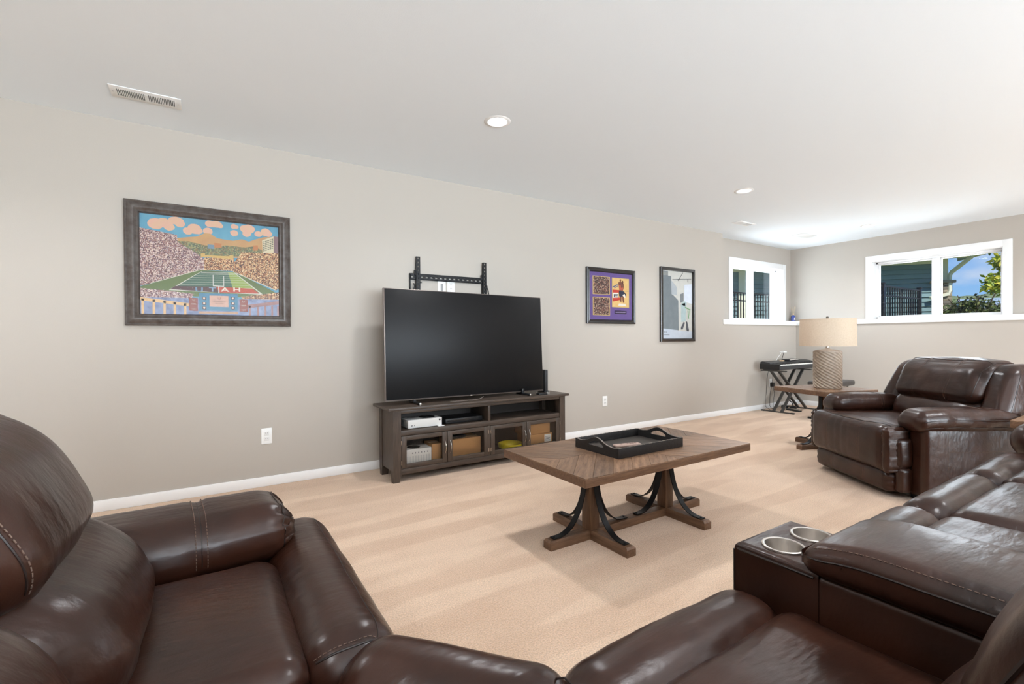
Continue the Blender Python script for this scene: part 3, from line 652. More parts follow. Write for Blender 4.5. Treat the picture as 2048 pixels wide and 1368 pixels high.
def wall_mount():
    t = thing('tv_wall_mount', 'black perforated television wall mount above the television', 'tv mount', (1.79, D, 1.56))
    # slotted horizontal rails
    def rail(z, x0, x1, nslot):
        hgt = .052; d0, d1 = -.022, -.018
        rm = MB(); rm.box(x0, x1, d0, d1, z-hgt/2, z-.009); rm.box(x0, x1, d0, d1, z+.003, z+hgt/2)
        L = x1-x0; p = L/nslot
        for k in range(nslot+1):
            xx = x0+p*k; rm.box(max(x0, xx-.009), min(x1, xx+.009), d0, d1, z-.009, z+.003)
        rm.box(x0, x1, d0, -.002, z+hgt/2-.003, z+hgt/2); rm.box(x0, x1, d0, -.002, z-hgt/2, z-hgt/2+.003)
        rm.build('rail', BLACKM, t, 0)
    rail(.022, -.350, .345, 16); rail(-.40, -.350, .345, 16)
    for x in (-.349, .344): MB().box(x-.004, x+.004, -.022, -.002, -.42, .048).build('end_plate', BLACKM, t, 0)
    for x in (-.283, .361):
        a = bpy.data.objects.new('bracket_arm', None); COL.objects.link(a); a.parent = t; a.location = (x, -.030, 0)
        top, bot = .190, -.44; wv = .018
        n = 19; p = (top-bot)/n; h = .006
        fp = MB(); fp.box(-wv, -h, -.004, 0, bot, top); fp.box(h, wv, -.004, 0, bot, top)
        for k in range(n+1):
            z = bot+p*k; fp.box(-h, h, -.004, 0, max(bot, z-p*.30), min(top, z+p*.30))
        fp.build('face_plate', BLACKM, a, 0)
        for s in (-1, 1): MB().add([(s*wv, 0, bot), (s*wv, .012, bot), (s*wv, .026, .02), (s*wv, .012, top), (s*wv, 0, top), (s*(wv-.002), 0, bot), (s*(wv-.002), .012, bot), (s*(wv-.002), .026, .02), (s*(wv-.002), .012, top), (s*(wv-.002), 0, top)], [(0, 1, 2, 3, 4), (9, 8, 7, 6, 5)]+[(i, (i+1) % 5, 5+(i+1) % 5, 5+i) for i in range(5)]).build('flange', BLACKM, a, 0)
        MB().rbox(-wv-.014, -wv, .0, .02, .03, .075, .003).build('hook', BLACKM, a); MB().lathe([(.008, -.012), (.008, 0)], 10, (wv+.008, .006, -.02)).build('bolt', BLACKM, a)
        MB().sweep([(.022 if x > 0 else -.040, .0, -.035), (.032 if x > 0 else -.034, -.006, -.06), (.040 if x > 0 else -.044, -.004, -.10)], [(-.005, -.003), (.005, -.003), (.005, .003), (-.005, .003)], (0, 1, 0)).build('release_tab', BLACKM, a)
wall_mount()

# things in the stand
def carton(name, label, x0, x1, y0, y1, z0, z1, m=CARDB, rot=0, tape=True, group=None):
    cx, cy_ = (x0+x1)/2, (y0+y1)/2
    t = thing(name, label, 'box', (cx, cy_, z0), rot, group)
    w2, d2, h2 = (x1-x0)/2, (y1-y0)/2, z1-z0
    MB().rbox(-w2, w2, -d2, d2, 0, h2, .0015).build('body', m, t)
    if tape:
        MB().box(-w2+.002, -.002, -d2+.002, d2-.002, h2, h2+.0012).build('flap', m, t, 0); MB().box(.002, w2-.002, -d2+.002, d2-.002, h2, h2+.0012).build('flap', m, t, 0)
        MB().box(-w2-.0005, w2+.0005, -.022, .022, h2+.0012, h2+.0018).build('tape', mat('packing_tape', srgb(206, 170, 120), .3), t, 0)
    return t
def game_console():
    t = thing('game_console', 'white flat game console with black round vent in the stand', 'console', (1.395, 3.485, .377))
    cw = mat('console_white', srgb(238, 238, 236), .35)
    MB().rbox(-.138, .138, -.078, .078, .003, .066, .004, 2).build('body', cw, t)
    vt = MB().lathe([(.004, .0668), (.062, .0668), (.062, .0672), (.004, .0672)], 40, (.045, .006, 0)).build('vent', BLACKP, t)
    for k in range(5): MB().lathe([(.012+.011*k, .0674), (.016+.011*k, .0674), (.016+.011*k, .068), (.012+.011*k, .068)], 36, (.045, .006, 0), close=True).build('vent_ring', mat('vent_black', (.006, .006, .006, 1), .6), vt)
    MB().box(-.113, -.101, -.0786, -.077, .020, .0255).build('port', BLACKP, t, 0); MB().box(-.090, -.086, -.0786, -.077, .0195, .0265).build('port', BLACKP, t, 0)
    b = MB().lathe([(.0075, 0), (.0075, .001)], 20).build('power_button', BLACKP, t)
    b.location = (.118, -.078, .050); b.rotation_euler = (PI/2, 0, 0)
    MB().rbox(.10, .15, -.10, -.05, 0, .004, .001).build('foot_pad', cw, t)
    return t
game_console()
db = thing('disc_player', 'thin black disc player on the shelf right of the white console', 'media player', (1.74, 3.53, .377))
MB().rbox(-.165, .165, -.10, .10, .004, .040, .003).build('case', BLACKP, db); MB().box(-.15, .05, -.1012, -.099, .018, .030).build('front_window', mat('player_front', (.02, .02, .022, 1), .1), db, 0)
for x in (-.14, .14): MB().lathe([(.01, 0), (.01, .005)], 10, (x, -.07, 0)).build('foot', BLACKP, db)
# behind door 1
wb_ = thing('white_box', 'white patterned box behind the leftmost cabinet door', 'box', (1.335, 3.475, .096))
MB().rbox(-.105, .105, -.075, .075, 0, .128, .002).build('body', mat('white_card', srgb(228, 228, 224), .6), wb_)
for k in range(9): MB().box(-.092+.0215*k, -.080+.0215*k, -.0756, -.074, .012, .078).build('printed_panel', mat('card_grey', srgb(206, 208, 206), .6), wb_, 0)
for k in range(6): MB().box(-.05+.024*k, -.044+.024*k, -.0756, -.074, .094, .104).build('printed_icon', mat('card_ink', srgb(110, 110, 112), .6), wb_, 0)
MB().lathe([(.002, .1282), (.05, .1282), (.05, .1288), (.002, .1288)], 24, (-.01, .0, 0)).build('dark_disc', BLACKP, wb_)
carton('cardboard_box', 'small cardboard box right of the white box behind glass', 1.462, 1.545, 3.44, 3.60, .096, .232)
carton('cardboard_box', 'wide cardboard box behind the second cabinet door', 1.600, 1.890, 3.435, 3.62, .096, .245)
dv = thing('remote_device', 'small black device lying on the wide cardboard box', 'media box', (1.70, 3.50, .2475), .15)
MB().rbox(-.07, .07, -.035, .035, 0, .022, .004).build('case', BLACKP, dv); MB().box(-.05, .05, -.0356, -.034, .006, .015).build('front_window', mat('player_front2', (.03, .03, .032, 1), .1), dv, 0)
yr = thing('yellow_ring', 'yellow plastic ring lying behind the third cabinet door', 'ring', (2.225, 3.50, .096))
MB().lathe([(.068, .002), (.085, 0), (.108, .012), (.112, .034), (.104, .044), (.086, .036), (.072, .022)], 48, close=True).build('ring_body', mat('yellow_plastic', srgb(240, 214, 30), .35), yr)
MB().lathe([(.1125, .030), (.1135, .034), (.1125, .038)], 48, close=True).build('rim', mat('yellow_plastic', srgb(240, 214, 30), .35), yr)
c1 = carton('cardboard_box', 'lower cardboard box with white label behind the rightmost door', 2.36, 2.63, 3.43, 3.60, .096, .196)
MB().box(.045, .118, -.0858, -.084, .025, .09).build('label', mat('paper_label', srgb(226, 224, 218), .6), c1, 0)
for k in range(4): MB().box(.052, .108-.008*(k % 2), -.0864, -.0855, .036+.011*k, .040+.011*k).build('label_print', mat('card_ink', srgb(110, 110, 112), .6), c1, 0)
carton('cardboard_box', 'upper cardboard box behind the rightmost door', 2.34, 2.61, 3.44, 3.61, .1985, .285)

# ------------------------------------------------------------------ rustic tables
def clip(poly, a, b, c):
    """keep a*x+b*y<=c"""
    o = []
    for i in range(len(poly)):
        p, q = poly[i], poly[(i+1) % len(poly)]; dp = a*p[0]+b*p[1]-c; dq = a*q[0]+b*q[1]-c
        if dp <= 0: o.append(p)
        if dp*dq < 0: s = dp/(dp-dq); o.append((p[0]+s*(q[0]-p[0]), p[1]+s*(q[1]-p[1])))
    return o
def strap_path(reach, zt, zb):
    pts = [(.040, zt), (.041, zt-.05)]
    for k in range(1, 13):
        a = k/12*PI/2; rx, rz = reach-.052-.041, zt-.05-zb
        pts.append((.041+rx*(1-math.cos(a)), zt-.05-rz*math.sin(a)))
    pts.append((reach-.012, zb)); return pts
def rustic_table(name, label, cat, loc, rz, L, W, Ht, posts, reach, group=None):
    t = thing(name, label, cat, loc, rz, group)
    th = .042; zt = Ht-th
    MB().rbox(-L/2, L/2, -W/2, W/2, zt, Ht-.0035, .003, 2).build('top_core', RUSTX, t)
    # radiating planks in four quadrants
    wpl = .088; g = .0008; m = .0
    for qx in (-1, 1):
        for qy in (-1, 1):
            ang = math.atan2(qy, qx); ux, uy = math.cos(ang), math.sin(ang); nx, ny = -uy, ux
            ang = PI/4*(1 if qx*qy > 0 else -1); ux, uy = math.cos(ang), math.sin(ang); nx, ny = -uy, ux
            x0, x1 = sorted((qx*.0006, qx*(L/2-.0015))); y0, y1 = sorted((qy*.0006, qy*(W/2-.0015)))
            rect = [(x0, y0), (x1, y0), (x1, y1), (x0, y1)]
            ds = [nx*x+ny*y for x, y in rect]; k0 = math.floor(min(ds)/wpl)
            for k in range(k0, k0+30):
                lo, hi = k*wpl+g, (k+1)*wpl-g
                if lo > max(ds): break
                p = clip(clip(rect, nx, ny, hi), -nx, -ny, -lo)
                if len(p) < 3: continue
                ar = abs(sum(p[i][0]*p[(i+1) % len(p)][1]-p[(i+1) % len(p)][0]*p[i][1] for i in range(len(p))))/2
                if ar < 2e-4: continue
                off = random.uniform(-40, 40)
                cxp = sum(q[0] for q in p)/len(p); cyp = sum(q[1] for q in p)/len(p)
                lp = [((x-cxp)*ux+(y-cyp)*uy, (x-cxp)*nx+(y-cyp)*ny) for x, y in p]
                dz = random.uniform(-.0004, .0004)
                o = MB().prism(lp, Ht-.0040, Ht+dz).build('plank', PLANK, t, 0); o.location = (cxp, cyp, 0); o.rotation_euler = (0, 0, ang)
    fh, fwd = .046, .060
    for px in posts:
        MB().rbox(px-.033, px+.033, -.033, .033, fh-.002, zt+.002, .004).build('post', RUSTZ, t)
        MB().rbox(px-.09, px+.09, -.09, .09, zt-.018, zt+.001, .003).build('mounting_block', RUSTX, t)
    # feet
    def foot(cx, dx, dy, r0):
        mb = MB(); e = .010
        for (z, s) in ((0, 0), (fh-e, 0), (fh, e)):
            pass
        a0, a1, hw = r0, reach, fwd/2
        prof = [(a0, hw), (a1, hw), (a1, -hw), (a0, -hw)]
        lv = [(0, 0), (fh-e, 0), (fh, e)]; vs = []
        for z, ins in lv:
            for (a, b_) in ((a0, hw-ins*.6), (a1-ins, hw-ins*.6), (a1-ins, -hw+ins*.6), (a0, -hw+ins*.6)):
                vs.append((cx+a*dx-b_*dy, a*dy+b_*dx, z))
        fs = [(0, 1, 2, 3), (8, 9, 10, 11)]+[(l*4+i, l*4+(i+1) % 4, l*4+4+(i+1) % 4, l*4+4+i) for l in (0, 1) for i in range(4)]
        return mb.add(vs, fs).build('foot', RUSTX if dx else RUSTY, t)
    for px in posts:
        for dx, dy in ((1, 0), (-1, 0), (0, 1), (0, -1)):
            inner = len(posts) > 1 and dx*px < 0
            if not inner: foot(px, dx, dy, -.03 if dx else .0295)
    if len(posts) > 1:
        MB().rbox(posts[0], posts[1], -fwd/2, fwd/2, .0, fh, .006).build('stretcher', RUSTX, t)
    sp = strap_path(reach-.018, zt-.004, fh+.004)
    for px in posts:
        for dx, dy in ((1, 0), (-1, 0), (0, 1), (0, -1)):
            rr_ = sp
            path = [(px+a*dx, a*dy, z) for a, z in rr_]
            side = (-dy, dx, 0)
            s = MB().sweep(path, [(-.0025, -.017), (.0025, -.017), (.0025, .017), (-.0025, .017)], side).build('strap', BLACKM, t)
            a, z = reach-.043, fh+.0066
            me = MB().lathe([(.0062, 0), (.0062, .002), (.004, .0045)], 10).mesh('bolt', BLACKM)
            inst(me, 'bolt', s, (px+a*dx, a*dy, z)); b2 = inst(me, 'bolt', s, (px+.0428*dx, .0428*dy, zt-.045), (0, PI/2*dx, 0) if dx else (-PI/2*dy, 0, 0))
    return t
rustic_table('coffee_table', 'rustic plank coffee table with black curved metal straps', 'table', (1.998, 1.892, 0), 0, 1.254, .672, .440, (-.296, .296), .288)
ET = .565
rustic_table('end_table', 'rustic plank end table carrying the lamp beside the armchair', 'table', (4.905, 2.185, 0), math.radians(-17), .60, .57, ET, (0,), .295, 'rustic end tables')
rustic_table('end_table', 'rustic plank end table at the right edge beyond the armchair', 'table', (4.040, .510, 0), 0, .38, .47, ET, (0,), .180, 'rustic end tables')

# ------------------------------------------------------------------ tray, remote
def tray():
    t = thing('serving_tray', 'black wooden tray with cut-out handles on the coffee table', 'tray', (1.985, 1.885, .4405), math.radians(0))
    L, W, hh, th = .50, .335, .052, .010
    bm_ = mat('black_distressed_paint', (.013, .012, .012, 1), .45, bump=(60, .15)); ed = mat('worn_edge', srgb(150, 138, 126), .6, var=(60, .5, srgb(40, 36, 34)))
    MB().rbox(-L/2+.005, L/2-.005, -W/2+.005, W/2-.005, 0, .009, .002).build('floor_board', mat('tray_floor', srgb(52, 47, 43), .5, var=(20, .4, srgb(72, 66, 60))), t)
    for s in (-1, 1):
        y = s*(W/2-th/2); MB().rbox(-L/2, L/2, y-th/2, y+th/2, 0, hh, .002).build('side_wall', bm_, t)
        for k in range(14):
            x = -L/2+.015+(L-.03)*k/13+random.uniform(-.006, .006)
            MB().box(x-.010, x+random.uniform(.002, .012), y-th/2-.0003, y+th/2+.0003, hh-.001, hh+.0006).build('worn_edge', ed, t, 0)
    # end walls with raised handles: outline with hole
    for s in (-1, 1):
        x = s*(L/2-th/2)
        def topz(v):     # v in -1..1
            a = abs(v); return hh+.030*(.5+.5*math.cos(PI*min(1, a/.62))) if a < .62 else hh-.004*math.sin(PI*(a-.62)/.38)
        n = 44; mb = MB(); vs = []; fs = []
        hw = W/2-th
        def hole(v):
            a = abs(v)/.36
            if a >= 1: return None
            c = .050-.010*a*a; return (c-.013*math.sqrt(1-a*a), c+.013*math.sqrt(1-a*a))
        for i in range(n):
            v0, v1 = -1+2*i/n, -1+2*(i+1)/n; vm = (v0+v1)/2; y0, y1 = v0*hw, v1*hw
            h0, h1 = hole(v0), hole(v1)
            hm = hole(vm)
            if hm is None:
                segs = [((0, topz(v0)), (0, topz(v1)))]
            else:
                a0 = h0 or ((hm[0]+hm[1])/2,)*2; a1 = h1 or ((hm[0]+hm[1])/2,)*2
                segs = [((0, a0[0]), (0, a1[0])), ((a0[1], topz(v0)), (a1[1], topz(v1)))]
            for (b0, t0), (b1, t1) in segs:
                mb.add([(x-th/2, y0, b0), (x-th/2, y1, b1), (x-th/2, y1, t1), (x-th/2, y0, t0), (x+th/2, y0, b0), (x+th/2, y1, b1), (x+th/2, y1, t1), (x+th/2, y0, t0)], [(0, 3, 2, 1), (4, 5, 6, 7), (0, 1, 5, 4), (3, 7, 6, 2)])
        bmx = bmesh.new()
        mb.build('handle_wall', bm_, t, 0)
        pts = [(x, hw*(-1+2*k/40), topz(-1+2*k/40)+.0002) for k in range(41)]
        MB().sweep(pts, [(-th/2, 0), (th/2, 0), (th/2, .0008), (-th/2, .0008)]).build('worn_edge', ed, t)
        hp = [(x, hw*.36*math.cos(q), (.050-.010*math.cos(q)**2)+.013*math.sin(q)) for q in [2*PI*k/24 for k in range(24)]]
        MB().tube(hp, .0013, 6, True).build('handle_rim', ed, t)
    return t
tray()
rm = thing('remote_control', 'slim pinkish-beige remote control lying in the black tray', 'remote', (1.955, 1.872, .4500), math.radians(-16))
MB().rbox(-.080, .080, -.019, .019, 0, .014, .005, 2).build('case', mat('remote_body', srgb(176, 150, 138), .35), rm)
MB().lathe([(.007, .0142), (.007, .0152)], 16, (-.035, 0, 0)).build('button', mat('remote_button', srgb(120, 92, 84), .4), rm)
for k in range(4): MB().rbox(.0+.016*k, .010+.016*k, -.006, .006, .0138, .0150, .001).build('button', mat('remote_button', srgb(120, 92, 84), .4), rm)

# ------------------------------------------------------------------ table lamp
def lamp():
    t = thing('table_lamp', 'table lamp with beige drum shade and textured taupe cylinder base', 'lamp', (4.912, 2.157, ET+.0008))
    cer = mat('taupe_ceramic', srgb(184, 168, 152), .42, var=(40, .4, srgb(160, 144, 128)))
    rb, hb = .117, .352
    # woven relief: diagonal twisted ridges as real displacement
    n, m = 200, 120; mb = MB(); vs = []; fs = []
    for j in range(m+1):
        z = hb*j/m
        for i in range(n):
            a = 2*PI*i/n; s = a*rb
            u = (s*.50+z*.87)/.024; v = (s*.87-z*.5)/.048
            d = .0080*abs(math.sin(PI*u))*(.55+.45*abs(math.sin(PI*(v+.5*(math.floor(u) % 2)))))
            e = min(1, (hb-z)/.012, z/.008) if 0 < z < hb else 0
            r = rb-.006+d*e
            if z > hb-.006: r -= .003*(1-(hb-z)/.006)
            vs.append((r*math.cos(a), r*math.sin(a), z))
    for j in range(m):
        for i in range(n): fs.append((j*n+i, j*n+(i+1) % n, (j+1)*n+(i+1) % n, (j+1)*n+i))
    fs += [tuple(reversed(range(n))), tuple(range(m*n, (m+1)*n))]
    mb.add(vs, fs).build('base', cer, t, 60)
    MB().lathe([(.105, hb), (.060, hb+.010), (.018, hb+.018), (.016, hb+.030)], 32).build('shoulder', cer, t)
    MB().lathe([(.014, hb+.028), (.014, hb+.05), (.009, hb+.052), (.009, hb+.09)], 20).build('neck', CHROME, t)
    MB().lathe([(.004, hb+.08), (.004, .655)], 10).build('harp_rod', CHROME, t)
    z0, z1, rs = .396, .648, .229
    sh = mat('linen_shade', srgb(205, 186, 164), .9, bump=(300, .1), var=(90, .5, srgb(196, 176, 154)))
    b = sh.node_tree.nodes['Principled BSDF']; b.inputs['Transmission Weight'].default_value = 0
    shade = MB().lathe([(rs, z0), (rs-.004, z1), (rs-.0065, z1), (rs-.0025, z0)], 64, close=True).build('shade', sh, t)
    MB().lathe([(rs+.001, z0-.001), (rs+.001, z0+.006), (rs-.004, z0+.006), (rs-.004, z0-.001)], 64, close=True).build('shade_trim', sh, shade); MB().lathe([(rs-.003, z1-.006), (rs-.003, z1+.001), (rs-.008, z1+.001), (rs-.008, z1-.006)], 64, close=True).build('shade_trim', sh, shade)
    for k in range(3):
        a = k*2*PI/3; MB().tube([(0, 0, z1-.02), ((rs-.006)*math.cos(a), (rs-.006)*math.sin(a), z1-.012)], .002, 6).build('spider_arm', CHROME, shade)
    MB().lathe([(.003, .648), (.011, .652), (.011, .668), (.008, .672)], 16).build('finial', mat('finial_bronze', srgb(72, 58, 46), .4, metal=.5), t)
    MB().lathe([(.02, .44), (.03, .50), (.022, .545), (.012, .56)], 20).build('bulb', WHITEP, t)
    return t
lamp()

# ------------------------------------------------------------------ leather upholstery
class Cushion:
    def __init__(s, x0, x1, y0, y1, z0, z1, r=.06, crown=(0, 0, 0), grooves=(), wr=.0025, fr=7, nm=(10, 10, 6), nb=5, tf=None, sag=None):
        s.b = (x0, x1, y0, y1, z0, z1); s.h = ((x1-x0)/2, (y1-y0)/2, (z1-z0)/2); s.c = Vector(((x1+x0)/2, (y1+y0)/2, (z1+z0)/2))
        s.r = min(r, *[a*.98 for a in s.h]); s.crown = crown; s.gr = grooves; s.wr = wr; s.fr = fr; s.nm = nm; s.nb = nb; s.tf = tf; s.sag = sag
        s.seed = Vector((random.uniform(0, 90), random.uniform(0, 90), 0))
    def deform(s, P, q, n):
        P = P.copy(); cr = s.crown
        f = [max(0, 1-q[i]*q[i]) for i in range(3)]
        P += Vector((n[0]*cr[0]*f[1]*f[2], n[1]*cr[1]*f[0]*f[2], n[2]*cr[2]*f[0]*f[1]))
        for (ax, pos, wd, dp) in s.gr:
            d = (P[ax]+s.c[ax]-pos)/wd; k = dp*math.exp(-d*d)
            nn = n.copy(); nn[ax] = 0; P -= nn*k
        if s.wr:
            w_ = (P+s.c)*s.fr+s.seed
            P += n*(s.wr*(mnoise.noise(w_)+.5*mnoise.noise(w_*2.3)))
        if s.sag: P = s.sag(P+s.c, q, n)-s.c
        if s.tf: P = s.tf(P+s.c)-s.c
        return P
    def build(s, name, parent, m=LEATHER):
        mb = MB(); mb.rbox(*s.b, r=s.r, nb=s.nb, nm=s.nm, deform=s.deform); return mb.build(name, m, parent, 60)
    def pt(s, q, off=.0008):
        p = [a*b for a, b in zip(q, s.h)]
        inn = [max(-(a-s.r), min(a-s.r, x)) for x, a in zip(p, s.h)]; d = [x-i for x, i in zip(p, inn)]; L = math.sqrt(sum(x*x for x in d)) or 1
        n = Vector([x/L for x in d]); P = Vector([i+s.r*x for i, x in zip(inn, n)])
        return s.deform(P, Vector(q), n)+n*off+s.c
    def path(s, qs, step=40, off=.0008):
        out = []
        for a, b in zip(qs[:-1], qs[1:]):
            for k in range(step): out.append(s.pt([a[i]+(b[i]-a[i])*k/step for i in range(3)], off))
        out.append(s.pt(qs[-1], off)); return out
    def nq(s, ax, pos): return (pos-s.c[ax])/s.h[ax]
def seam(parent, path, r=.0022, m=PIPING, name='seam'):
    return MB().tube(path, r, 6).build(name, m, parent)
def stitches(parent, path, r=.0010, dash=.0060, gap=.0032):
    """row of separate little thread dashes joined as one stitch line"""
    mb = MB(); acc = 0; on = True; cur = [path[0]]
    for a, b in zip(path[:-1], path[1:]):
        L = (b-a).length; pos = 0
        while L-pos > 1e-9:
            need = (dash if on else gap)-acc
            if L-pos < need: acc += L-pos; pos = L; (cur.append(b) if on else None); break
            pos += need; p = a+(b-a)*(pos/L); acc = 0
            if on:
                cur.append(p)
                if (cur[-1]-cur[0]).length > 1e-4: mb.tube([cur[0], cur[-1]], r, 4)
            else: cur = [p]
            on = not on
    if not mb.v: return None
    o = mb.build('stitching', STITCH, parent, 0); o['kind'] = 'stuff'; return o
def double_seam(parent, c, qf, ax, pos, dx=.007):
    """seam at coordinate pos on axis ax with stitch rows each side; qf(t) gives list of q control points for axis coordinate"""
    seam(parent, c.path(qf(c.nq(ax, pos)), 30, -.0002), .0016)
    for d in (-dx, dx): stitches(parent, c.path(qf(c.nq(ax, pos+d)), 30, .0004))
def shear_x(z0, k): return lambda P: Vector((P[0]-max(0, P[2]-z0)*k, P[1], P[2]))
def shear_y(z0, k): return lambda P: Vector((P[0], P[1]-max(0, P[2]-z0)*k, P[2]))
def rotz_about(cx, cy_, a):
    ca, sa = math.cos(a), math.sin(a)
    return lambda P: Vector((cx+(P[0]-cx)*ca-(P[1]-cy_)*sa, cy_+(P[0]-cx)*sa+(P[1]-cy_)*ca, P[2]))

def sectional():
    t = thing('sectional_sofa', 'large dark brown leather L-shaped sectional with cup-holder console in the foreground', 'sofa')
    # ---------------- wing on the left (faces +X)
    MB().rbox(-.62, .24, .88, 1.375, .04, .32, .03, 3).build('seat_base', LEATHER, t)
    c = Cushion(-.26, .150, .868, 1.375, .28, .498, .050, (0, 0, .010), wr=.003, nm=(12, 14, 3)); pad = c.build('seat_cushion', t)
    fr = Cushion(.128, .318, .868, 1.655, .12, .503, .082, (.006, 0, .004), wr=.003, nm=(6, 22, 8), nb=7); fo = fr.build('seat_front_roll', t)
    seam(fo, fr.path([(.62, -.97, 1), (.62, .97, 1)], 60, .0002), .0012)
    stitches(fo, fr.path([(-1, -.93, .98), (.4, -.93, 1), (1, -.93, .6), (1, -.93, -.5)], 30, .0006)); seam(fo, fr.path([(-1, -.965, .98), (.4, -.965, 1), (1, -.965, .6), (1, -.965, -.5)], 30), .0022)
    MB().rbox(-.60, .120, 1.41, 1.615, .04, .50, .03, 3).build('arm_base', LEATHER, t)
    def gather(P, q, n):      # gathered front end of the arm pad
        if q[2] < .3: P = P+Vector((0, 0, .016*max(0, q[0]-.15)*(1 if q[2] < -.2 else .5)))
        if q[0] > .86:
            a = math.atan2(n[2], n[1]); P = P+n*(.0035*math.sin(a*11)*min(1, (q[0]-.86)/.1))
        return P
    ar = Cushion(-.58, .203, 1.362, 1.636, .436, .606, .080, (0, 0, .006), [(0, -.022, .008, .007)], .003, 6, (26, 6, 3), 8, rotz_about(-.25, 1.45, math.radians(4.5)), gather); ao = ar.build('arm_pad', t)
    double_seam(ao, ar, lambda u: [(u, -1, -.4), (u, -1, .5), (u, -.5, 1), (u, .5, 1), (u, 1, .5)], 0, -.022, .012)
    seam(ao, ar.path([(.93, -1, -.6), (.93, -1, .5), (.93, -.5, 1), (.93, .5, 1), (.93, 1, .4)], 24), .0014)
    MB().rbox(-.72, -.30, .885, 1.40, .04, .80, .05, 4, deform=None).build('back_frame', LEATHER, t)
    lu = Cushion(-.42, -.112, .868, 1.380, .43, .720, .115, (.018, 0, .01), wr=.005, nm=(3, 14, 4), nb=8, tf=shear_x(.56, .45)); lo = lu.build('lumbar_cushion', t)
    hd = Cushion(-.46, -.178, .858, 1.335, .665, .945, .095, (.022, 0, .014), wr=.004, nm=(4, 14, 6), nb=8, tf=shear_x(.69, .50)); ho = hd.build('head_cushion', t)
    seam(ho, hd.path([(-.9, .86, 1), (.3, .86, 1), (1, .86, .5), (1, .86, -.5), (.6, .86, -1)], 24), .0024)
    stitches(ho, hd.path([(1, -.80, -.95), (1, -.80, .6), (.5, -.80, 1)], 30)); seam(ho, hd.path([(1, -.84, -.95), (1, -.84, .6), (.5, -.84, 1)], 30, 0), .0018)
    tp = Cushion(-.56, -.40, .90, 1.20, .925, .955, .014, (0, 0, .004), wr=.002); tp.build('top_flap', t)
    # ---------------- corner wedge (the camera looks out over it)
    MB().prism([(-.62, .86), (.22, .86), (.44, .62), (.44, -.45), (-.62, -.45)], .04, .34).build('wedge_base', LEATHER, t)
    wp = Cushion(-.25, .40, -.20, .80, .30, .482, .06, (0, 0, .006), wr=.004, nm=(10, 10, 3), sag=lambda P, q, n: P-Vector((.7, .72, 0))*max(0, (P[0]*.7+P[1]*.72)-.72)); wp.build('wedge_seat', t)
    mx_, my_ = .352, .742; ang = math.atan2(.655-.868, .475-.29)
    wf = Cushion(mx_-.215, mx_+.215, my_-.085, my_+.085, .12, .500, .080, (0, .004, .006), wr=.004, nm=(16, 6, 8), nb=7, tf=rotz_about(mx_, my_, ang)); wo = wf.build('wedge_front_roll', t)
    Cushion(-.46, -.118, .22, .830, .43, .80, .125, (.02, 0, .01), wr=.005, nm=(4, 10, 5), nb=8, tf=shear_x(.58, .35)).build('wedge_back_cushion', t)
    Cushion(-.03, .538, -.40, .178, .43, .800, .115, (0, .012, .012), wr=.004, nm=(10, 4, 5), nb=8, tf=shear_y(.58, .12)).build('wedge_back_cushion', t)
    # ---------------- wing on the right (faces +Y)
    MB().rbox(.48, 1.03, -.55, .60, .04, .32, .03, 3).build('seat_base', LEATHER, t); MB().rbox(1.275, 3.30, -.55, .60, .04, .32, .03, 3).build('seat_base', LEATHER, t)
    def seat(x0, x1, back=True):
        pd = Cushion(x0, x1, .02, .535, .28, .497, .055, (0, 0, .012), wr=.005, fr=6, nm=(14, 12, 3), nb=6); po = pd.build('seat_cushion', t)
        rl = Cushion(x0+.001, x1-.001, .500, .668, .12, .503, .080, (0, .004, .006), wr=.005, fr=6, nm=(18, 5, 8), nb=7); ro = rl.build('seat_front_roll', t)
        for k in range(int((x1-x0)/.02)):
            pass
        lb = Cushion(x0+.008, x1-.008, -.10, .215, .43, .705, .110, (0, .016, .01), wr=.005, nm=(14, 3, 4), nb=8, tf=shear_y(.56, .40)); lb.build('lumbar_cushion', t)
        hc = Cushion(x0+.012, x1-.004, -.12, .166, .655, .945, .095, (0, .018, .012), wr=.004, nm=(14, 4, 6), nb=8, tf=shear_y(.68, .50)); hh_ = hc.build('head_cushion', t)
        seam(hh_, hc.path([(.90, -.9, 1), (.90, .3, 1), (.90, 1, .5), (.90, 1, -.6)], 24), .0024); seam(hh_, hc.path([(-.90, -.9, 1), (-.90, .3, 1), (-.90, 1, .5), (-.90, 1, -.6)], 24), .0024)
        MB().rbox(x0, x1, -.66, -.16, .04, .76, .05, 4).build('back_frame', LEATHER, t)
        return ro
    s1 = seat(.480, 1.028); seat(1.278, 1.972); seat(1.974, 2.600); seat(2.602, 3.250)
    pt_ = [(.4815, .668-.07, .30), (.4815, .675, .40), (.4815, .650, .468), (.4815, .60, .502), (.4815, .52, .503)]
    seam(s1, [Vector(p) for p in pt_], .0018)
    # console with two cup holders
    con = bpy.data.objects.new('console', None); COL.objects.link(con); con.parent = t; con['label'] = 'leather console with two steel cup holders and padded lid'
    cx0, cx1, cyf, czt = 1.030, 1.272, .650, .577
    MB().rbox(cx0, cx1, -.45, .478, .04, .572, .016, 3).build('console_body', LEATHER, con)
    fb = MB(); e = .014
    # front box: walls with rounded upper edge, top plate with two holes
    ys, n = .470, 32; xm = (cx0+cx1)/2; rh = .0385; cups = ((cx0+.064, .5715), (cx1-.064, .5665))
    rings = []
